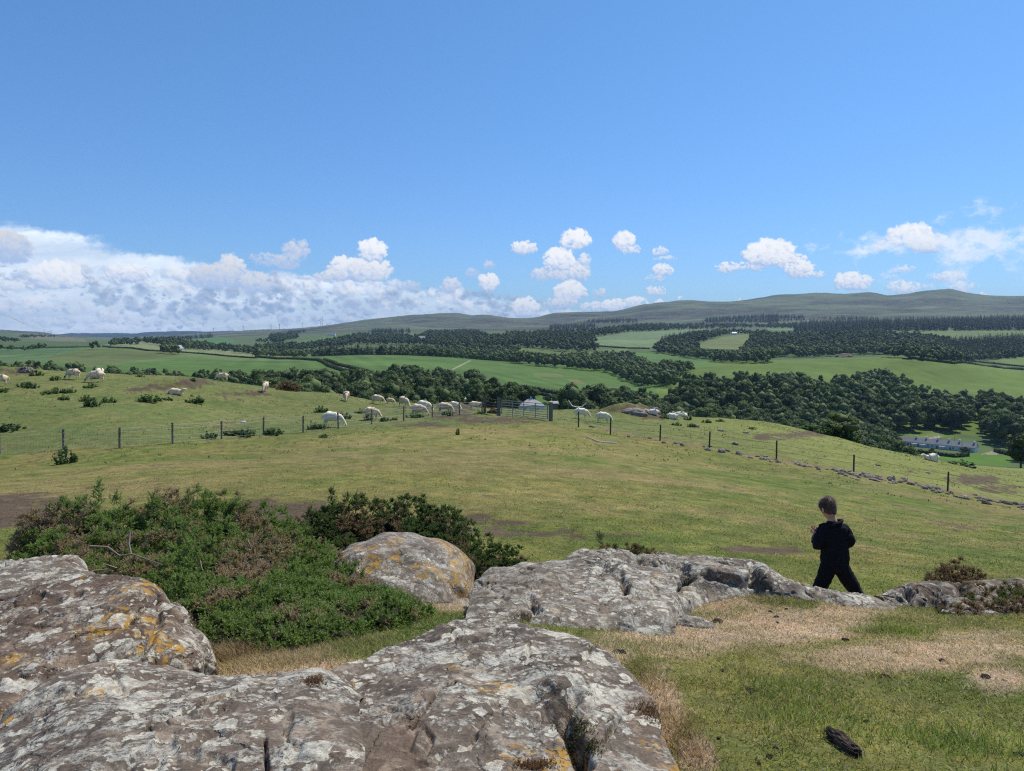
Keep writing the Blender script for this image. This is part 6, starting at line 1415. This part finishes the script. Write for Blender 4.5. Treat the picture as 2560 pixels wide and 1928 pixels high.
    far('farmhouse', 441, 881, 11, 4, 7.5, 'small grey gabled farmhouse among a clump of trees on the left', 1.0, M_ROOFG)
    far('farmhouse', 1835, 837, 12, 4, 7, 'small pale house at the head of the olive field on the right', .1, M_ROOFP)
    # hedges and walls between fields
    hedge(W('B', (0,462),(200,480),(400,482),(540,492),(640,545),(760,585),(900,604)), 2.2, 2.6, 'dark hedge along the lower side of the sunken farm track, centre left', seed=11, y0=380)
    hedge(W('B', (590,490),(700,530),(840,562),(1000,603)), 2.2, 2.6, 'dark hedge along the upper side of the sunken farm track, centre left', seed=12, y0=380)
    hedge(W('C', (110,868),(300,905),(480,935),(600,950)), 2.4, 2.6, 'dark hedge between the big green field and the farm lane behind the gate', seed=13, y0=300)
    hedge(W('C', (150,905),(300,930),(520,968)), 1.6, 2.2, 'lower dark hedge beside the farm lane behind the gate', seed=14, y0=300)
    hedge(W('A', (895,230),(1040,245),(1280,268),(1700,292),(2212,332)), 1.6, 2.6, 'thin hedge below the pale field on the left', seed=15, y0=500)
    hedge(W('A', (0,245),(200,248),(600,240),(770,235)), 1.5, 2.2, 'thin hedge across the fields at the far left', seed=16, y0=500)
    hedge(W('C', (740,505),(900,518),(1060,525),(1180,528)), 2.6, 3.2, 'dark hedge below the pale green field in the centre right', seed=17, y0=700, y1=2500)
    hedge(W('D', (1230,612),(1400,632),(1600,655),(1960,685),(2230,715)), 3.0, 3.5, 'dark hedge along the top of the bright field at the right edge', seed=18, y0=600, y1=1500)
    hedge(W('D', (1680,628),(1940,655),(2210,682)), 2.2, 3.0, 'second dark hedge above the first at the right edge', seed=19, y0=700, y1=1700)
    hedge(W('C', (1640,535),(1800,545),(1965,547)), 3.0, 3.5, 'dark hedge at the bottom of the olive field, centre right', seed=20, y0=700, y1=2500)
    # lone trees
    for (px, py, H, key, sx, lab, y0) in [(1474,1010,11.5,'broad1',1.15,'big round tree standing apart at the corner of the bright field behind the gate',200),(1432,989,4.2,'broad4',1.2,'small round tree on the hedge left of the big round tree',300),(1505,1014,8.0,'broad3',1.1,'bushy tree right beside the big round tree behind the gate',200),
                                 (1375,1012,6.5,'broad2',1.2,'dark tree right of the thick gate post beyond the gate',180),(1410,1012,6.5,'broad0',1.2,'leafy tree behind the sagging rope',180),(2202,953,0,'',0,'',0)]:
        if not key: continue
        p = hit(px, min(py, 1010), 0, y0, 700)
        if p is None or p.y > 690: q = at(px, 1000, 300); p = Vector((q.x, q.y, 0))
        tree('broadleaf_tree', key, p.x, p.y, H, lab, None, H, sx)
    q = at(955, 935, 455); tree('blossom_tree', 'pale0', q.x, q.y, 7.5, 'pale silvery tree at the top edge of the hillside wood', None, 1, 1.15)
    # power pole and line
    q = at(373, 924, 112); zz = gz(q.x, q.y); h = q.z-zz
    rt = empty('power_pole', (q.x, q.y, zz), 'wooden power pole with a wide crossarm showing over the left hill crest', 'pole')
    put('pole', tubem('pole', [([[0, 0, -.5], [0, 0, h]], .13, .11)], M_POST, 7), parent=rt); put('crossarm', qmesh('crossarm', [boxv((0, 0, h-.15), (2.3, .14, .14))], M_POST), parent=rt)
    put('insulators', tubem('insulators', [([[x, 0, h-.1], [x, 0, h+.16]], .06, .05) for x in (-1, 0, 1)], M_STEEL, 6), parent=rt)
    wires = [((-60, 742, 140), (116, 832, 900)), ((-60, 757, 140), (150, 838, 900)), ((-60, 762, 140), (185, 844, 900))]
    o = np.array(at(*wires[0][0])); ps = []
    for a, b in wires:
        A_, B_ = np.array(at(*a)), np.array(at(*b)); ps.append(([A_+(B_-A_)*f-np.array([0, 0, 1.5*math.sin(f*math.pi)])-o for f in np.linspace(0, 1, 12)], .014, .07))
    put('power_line', tubem('power_line', ps, M_WIRE, 4), loc=o, label='thin power lines crossing the sky at the left edge', cat='power line')
    # wind turbines
    for k, (px, py, hp, tilt) in enumerate([(806,817,30,.2),(802,816,20,.9),(757,819,16,.5),(699,820,15,1.3),(678,822,14,.1),(854,810,7,.7),(608,826,17,.4),(534,828,10,1.0)]):
        Y = 5900; t = at(px, py-hp*.62, Y); b = at(px, py+4, Y); Ht = t.z-b.z; bl = hp*.40/FPX*Y
        rt = empty('wind_turbine', (b.x, b.y, b.z), ['tallest wind turbine on the far ridge, with a smaller one at its left', 'smaller wind turbine just left of the tallest one', 'wind turbine beside the small plantation on the far ridge', 'wind turbine second left of the small plantation', 'faint wind turbine in the middle of the row on the ridge', 'tiny turbine farthest right on the hill shoulder', 'tall wind turbine left of the middle of the ridge', 'leftmost wind turbine on the far ridge'][k], 'wind turbine', 'wind turbines on the far ridge')
        put('tower', tubem('tower', [([[0, 0, -20], [0, 0, Ht]], 1.9, 1.1)], M_STEEL, 8), parent=rt); put('nacelle', qmesh('nacelle', [boxv((0, -1, Ht+.5), (2.4, 6, 2.4))], M_STEEL), parent=rt)
        for j in range(3):
            a = tilt+j*2.094; put('blade', tubem('blade', [([[0, -4.5, Ht], [math.sin(a)*bl, -4.5, Ht+math.cos(a)*bl]], 1.1, .35)], M_STEEL, 4), parent=rt)
buildings()
# ------------------------------------------------------------------ the person
def person():
    M_SKIN = simple('skin', (.60, .33, .215), .6, .35, .06, 20); M_HAIR = simple('hair', (.105, .060, .038), .55, .35, .35, 60); M_HOOD = simple('black_cotton', (.012, .013, .017), .9, .12, .2, 30, bump=.004); M_TR = simple('black_trousers', (.010, .011, .014), .85, .15, .2, 30, bump=.003)
    M_SHOE = simple('dark_shoe', (.03, .03, .034), .6, .3); M_EYE = simple('eye', (.75, .73, .70), .3, .5, .02); M_PH = simple('phone_case', (.34, .20, .19), .4, .4, .1); M_SCR = simple('phone_glass', (.03, .03, .035), .1, .5)
    c = at(2083.8, 1400, 7.2); g = gz(c.x, c.y); loc = Vector((c.x, c.y, g))
    # height scale so that the crown of the head meets its place in the view
    top = at(2067, 1247, 7.2).z-g; k = top/1.42
    root = empty('person', loc, 'person in black hoodie and trousers seen from behind, legs apart, with a phone', 'person')
    def mir(p): return p
    V, E, R = [], [], []
    def ch(pts, start=None):
        prev = start
        for p, r in pts:
            V.append(tuple(p)); R.append(r); i = len(V)-1
            if prev is not None: E.append((prev, i))
            prev = i
        return prev
    HX = -.062; LEGL = [((-.085, 0, .62), .050), ((-.13, .02, .40), .060), ((-.145, .02, .36), .056), ((-.235, .04, .10), .040), ((-.245, .04, .06), .042)]
    LEGR = [((.105, 0, .62), .050), ((.24, -.02, .40), .062), ((.255, -.02, .36), .058), ((.40, -.05, .10), .040), ((.415, -.05, .06), .042)]
    ARML = [((-.135, .0, 1.075), .052), ((-.19, -.015, .93), .045), ((-.186, .02, .875), .042), ((-.16, .15, .90), .034), ((-.125, .23, .925), .026)]
    ARMR = [((.118, .0, 1.06), .052), ((.175, -.015, .95), .045), ((.180, .02, .90), .042), ((.09, .16, .895), .034), ((.00, .22, .915), .026)]
    # body under the clothes: pelvis, trunk, neck, limbs in one surface
    pelvis = ch([((.01, 0, .68), (.085, .06))]); ch([((.01, .0, .82), (.085, .06)), ((0, .01, .98), (.095, .060)), ((-.005, .01, 1.07), (.080, .05)), ((-.015, .0, 1.13), (.058, .055)), ((-.03, .018, 1.19), (.050, .050)), ((-.045, .035, 1.25), (.052, .055))], pelvis)
    for leg in (LEGL, LEGR): e = ch(leg, pelvis); p = leg[-1][0]; ch([((p[0]*1.03, p[1]+.09, .035), (.036, .028)), ((p[0]*1.05, p[1]+.16, .025), (.03, .02))], e)
    for arm, hand in ((ARML, (-.125, .23, .925)), (ARMR, (.00, .22, .915))):
        e = ch(arm, 3); d = 1 if arm is ARML else -1
        palm = (hand[0]+(.012 if d > 0 else -.03), hand[1]+.035, hand[2]+.02); e = ch([(palm, (.030, .015))], e)
        for j in range(4):
            o = (j-1.5)*.017; ln = (.050, .058, .054, .042)[j]
            ch([((palm[0]+o, palm[1]+.022, palm[2]+.030), .0085), ((palm[0]+o*1.1, palm[1]+.022+ln*.45, palm[2]+.030+ln*.5), .0080), ((palm[0]+o*1.1, palm[1]+.018+ln*.35, palm[2]+.034+ln*.95), .0065)], e)
        ch([((palm[0]-d*.030, palm[1]+.005, palm[2]+.005), .0105), ((palm[0]-d*.042, palm[1]+.012, palm[2]+.030), .0095), ((palm[0]-d*.040, palm[1]+.022, palm[2]+.050), .0075)], e)
    put('body', skin('body', V, E, R, M_SKIN, 2, 0), parent=root)
    # head, tilted forward and a little to the left
    IV, IF = ico(4); H = IV.copy(); x, y, z = H[:, 0].copy(), H[:, 1].copy(), H[:, 2].copy()
    H[:, 0] *= .074*(1-.22*sstep(-z, .1, 1)); H[:, 1] = y*.092+.012*sstep(y, 0, 1)*sstep(-z, .0, .7); H[:, 2] *= .112
    f = lambda cx, cz, rx, rz_: np.exp(-(((x-cx)/rx)**2+((z-cz)/rz_)**2))*sstep(y, .3, .8)
    H[:, 1] += .024*f(0, -.16, .15, .22)+.010*f(0, -.42, .30, .06)+.008*f(0, -.52, .28, .06)+.012*f(0, -.85, .3, .2)+.006*f(0, .22, .6, .12)-.010*f(-.36, .03, .2, .12)-.010*f(.36, .03, .2, .12)
    H[:, 1] -= .014*sstep(-z, .35, .9)*sstep(-y, .2, .8)*-1
    me = mesh_np('head', H, tris=IF); T = Matrix.Translation((-.058, .040, 1.292)) @ Matrix.Rotation(math.radians(12), 4, 'Z') @ Matrix.Rotation(math.radians(-24), 4, 'X')
    hd = put('head', me, M_SKIN, parent=root); hd.matrix_local = T
    for s in (-1, 1):
        e = IV*np.array([.012, .024, .034])+np.array([s*.075, -.006, -.010]); e[:, 0] += s*.012*sstep(-IV[:, 1], -.2, 1); put('ear', mesh_np('ear', e, tris=IF), M_SKIN, parent=hd)
        e = IV*.012+np.array([s*.029, .080, .004]); put('eye', mesh_np('eye', e, tris=IF), M_EYE, parent=hd)
    put('mouth', qmesh('mouth', [boxv((0, .093, -.052), (.040, .006, .008))], simple('lips', (.45, .22, .19), .5)), parent=hd)
    # hair: fuller on top, clipped at nape and sides
    rs = np.random.RandomState(9); Hh = IV.copy(); keep = (Hh[:, 2] > -.30-.35*sstep(-Hh[:, 1], -.1, .6)+.45*sstep(Hh[:, 1], .3, .8))
    tk = .006+.020*sstep(Hh[:, 2], -.1, .6); C = Hh*np.array([.074, .092, .112])+Hh*tk[:, None]+Hh*(.006*fbm(Hh[:, 0]*5, Hh[:, 1]*5+Hh[:, 2]*4, 3, 3))[:, None]
    idx = -np.ones(len(Hh), int); idx[keep] = np.arange(keep.sum()); F = IF[keep[IF].all(1)]
    Vs = [C[keep]]; Ts = [idx[F]]; n0 = keep.sum()
    n = 5200; pk = np.where(keep)[0][rs.randint(keep.sum(), size=n)]; d = Hh[pk]+rs.randn(n, 3)*.08; d /= np.linalg.norm(d, axis=1)[:, None]; P = C[pk]*(1+.0*d)-d*.004
    # strands sweep from the crown down and forward
    sw = np.cross(np.cross(d, np.array([.25, .35, -1.0])), d); sw /= np.linalg.norm(sw, axis=1)[:, None]+1e-9; lg = (.014+.026*sstep(d[:, 2], 0, .7))*rs.uniform(.6, 1.3, n); sd = np.cross(d, sw)*.0016
    tip = P+sw*lg[:, None]*.9+d*(lg*.42+.003)[:, None]+rs.randn(n, 3)*.003; Vs.append(np.stack([P-sd, P+sd, tip], 1).reshape(-1, 3)); Ts.append(np.arange(3*n).reshape(-1, 3)+n0)
    put('hair', mesh_np('hair', np.concatenate(Vs), tris=np.concatenate(Ts)), M_HAIR, parent=hd)
    # hoodie: trunk and sleeves as one garment
    tr = [((.015, 0, .665), (.158, .118, .035)), ((.015, 0, .72), (.164, .122, .06)), ((.013, 0, .80), (.154, .116, .07)), ((.010, 0, .89), (.146, .112, .08)), ((.002, 0, .98), (.155, .114, .08)), ((-.006, -.004, 1.05), (.148, .098, .06)), ((-.012, -.006, 1.10), (.100, .075, .045)), ((-.016, -.002, 1.135), (.074, .062, .03))]
    sl = [[((-.118, -.004, 1.062), .072), ((-.165, -.018, .99), .066), ((-.190, -.02, .91), .062), ((-.180, .025, .868), .060), ((-.160, .12, .885), .050), ((-.135, .20, .915), .040)],
          [((.100, -.004, 1.052), .072), ((.146, -.018, .99), .066), ((.172, -.018, .93), .061), ((.170, .025, .890), .058), ((.11, .13, .890), .048), ((.03, .195, .908), .040)]]
    me = garment('hoodie', [tr]+sl, M_HOOD); cloth_folds(me, .008, 13); put('hoodie', me, parent=root)
    put('hem', garment('hem', [[((.015, 0, .650), (.150, .112, .028)), ((.015, 0, .662), (.150, .112, .028))]], M_HOOD), parent=root)
    # hood lying open on the right shoulder, ribbed hem
    ring = []
    for j in range(25):
        a = 2*math.pi*j/24; ring.append([-.005+math.cos(a)*.088+.022*math.sin(a-.6), -.030+math.sin(a)*.075, 1.140+.030*math.cos(a-.3)-.014*math.sin(a)])
    hv, hq = tubes([(ring, .020, .020)], 8); me = mesh_np('hood', hv, quads=hq); hood = put('hood', me, M_HOOD, parent=root)
    S = IV*np.array([.105, .055, .075])*(1+.08*fbm(IV[:, 0]*2, IV[:, 2]*2+IV[:, 1], 3, 6)[:, None])+np.array([.012, -.078, 1.062]); put('hood_fold', mesh_np('hood_fold', S, tris=IF), M_HOOD, parent=hood)
    # trousers
    me = garment('trousers', [[((.012, 0, .70), (.135, .100, .05)), ((.012, 0, .62), (.150, .112, .06))],
        [((-.060, 0, .60), .094), ((-.096, .008, .48), .084), ((-.145, .02, .36), .072), ((-.195, .035, .20), .062), ((-.24, .04, .06), .058)],
        [((.092, 0, .60), .094), ((.158, -.006, .49), .086), ((.245, -.02, .36), .074), ((.325, -.035, .20), .064), ((.395, -.05, .06), .060)]], M_TR)
    cloth_folds(me, .008, 12); put('trousers', me, parent=root)
    for (sx, sy) in ((-.255, .04), (.42, -.05)):
        S = IV*np.array([.050, .125, .045])+np.array([sx, sy+.055, .030]); S[:, 2] = np.maximum(S[:, 2], -.004); put('shoe', mesh_np('shoe', S, tris=IF), M_SHOE, parent=root)
    root.scale = (k, k, k)
    # phone held up in the left hand
    pp = at(2041, 1322, 7.46)
    ph = empty('phone', pp, 'reddish phone held up at the left shoulder of the person', 'phone'); ph.rotation_euler = (math.radians(58), math.radians(-22), math.radians(20))
    put('case', qmesh('case', [boxv((0, 0, 0), (.076, .009, .150))], M_PH), parent=ph); put('screen', qmesh('screen', [boxv((0, -.0060, 0), (.068, .002, .140))], M_SCR), parent=ph)
def garment(name, chains, mtl, vox=.0085):
    """close-fitting cloth surface round chains of body sections (centre, radius or radii)"""
    IV, IF = ico(3); Vs, Ts, off = [], [], 0
    for chn in chains:
        for (p0, r0), (p1, r1) in zip(chn[:-1], chn[1:]):
            r0 = np.array(r0 if isinstance(r0, tuple) else (r0,)*3); r1 = np.array(r1 if isinstance(r1, tuple) else (r1,)*3); p0, p1 = np.array(p0), np.array(p1)
            k = max(3, int(np.linalg.norm(p1-p0)/.012))
            for f in np.linspace(0, 1, k): Vs.append(IV*(r0+(r1-r0)*f)+p0+(p1-p0)*f); Ts.append(IF+off); off += len(IV)
    me = mesh_np(name, np.concatenate(Vs), tris=np.concatenate(Ts)); o = bpy.data.objects.new(name+'_tmp', me); COL.objects.link(o)
    m = o.modifiers.new('r', 'REMESH'); m.mode = 'VOXEL'; m.voxel_size = vox; m.use_smooth_shade = True; m2 = o.modifiers.new('s', 'SMOOTH'); m2.factor = .6; m2.iterations = 8
    bpy.context.view_layer.update(); out = bpy.data.meshes.new_from_object(o.evaluated_get(bpy.context.evaluated_depsgraph_get())); out.name = name
    bpy.data.objects.remove(o); out.materials.clear(); out.materials.append(mtl)
    for p in out.polygons: p.use_smooth = True
    return out
def cloth_folds(me, a, fr):
    n = len(me.vertices); co = np.zeros(n*3, np.float32); me.vertices.foreach_get('co', co); co = co.reshape(-1, 3); nr = np.zeros(n*3, np.float32); me.vertices.foreach_get('normal', nr); nr = nr.reshape(-1, 3)
    h = a*(1-2*np.abs(fbm(co[:, 0]*fr+co[:, 2]*fr*.5, co[:, 2]*fr*.9+co[:, 1]*fr*.5, 3, 7)))
    co += nr*h[:, None]; me.vertices.foreach_set('co', co.ravel()); me.update()
person()
haze()
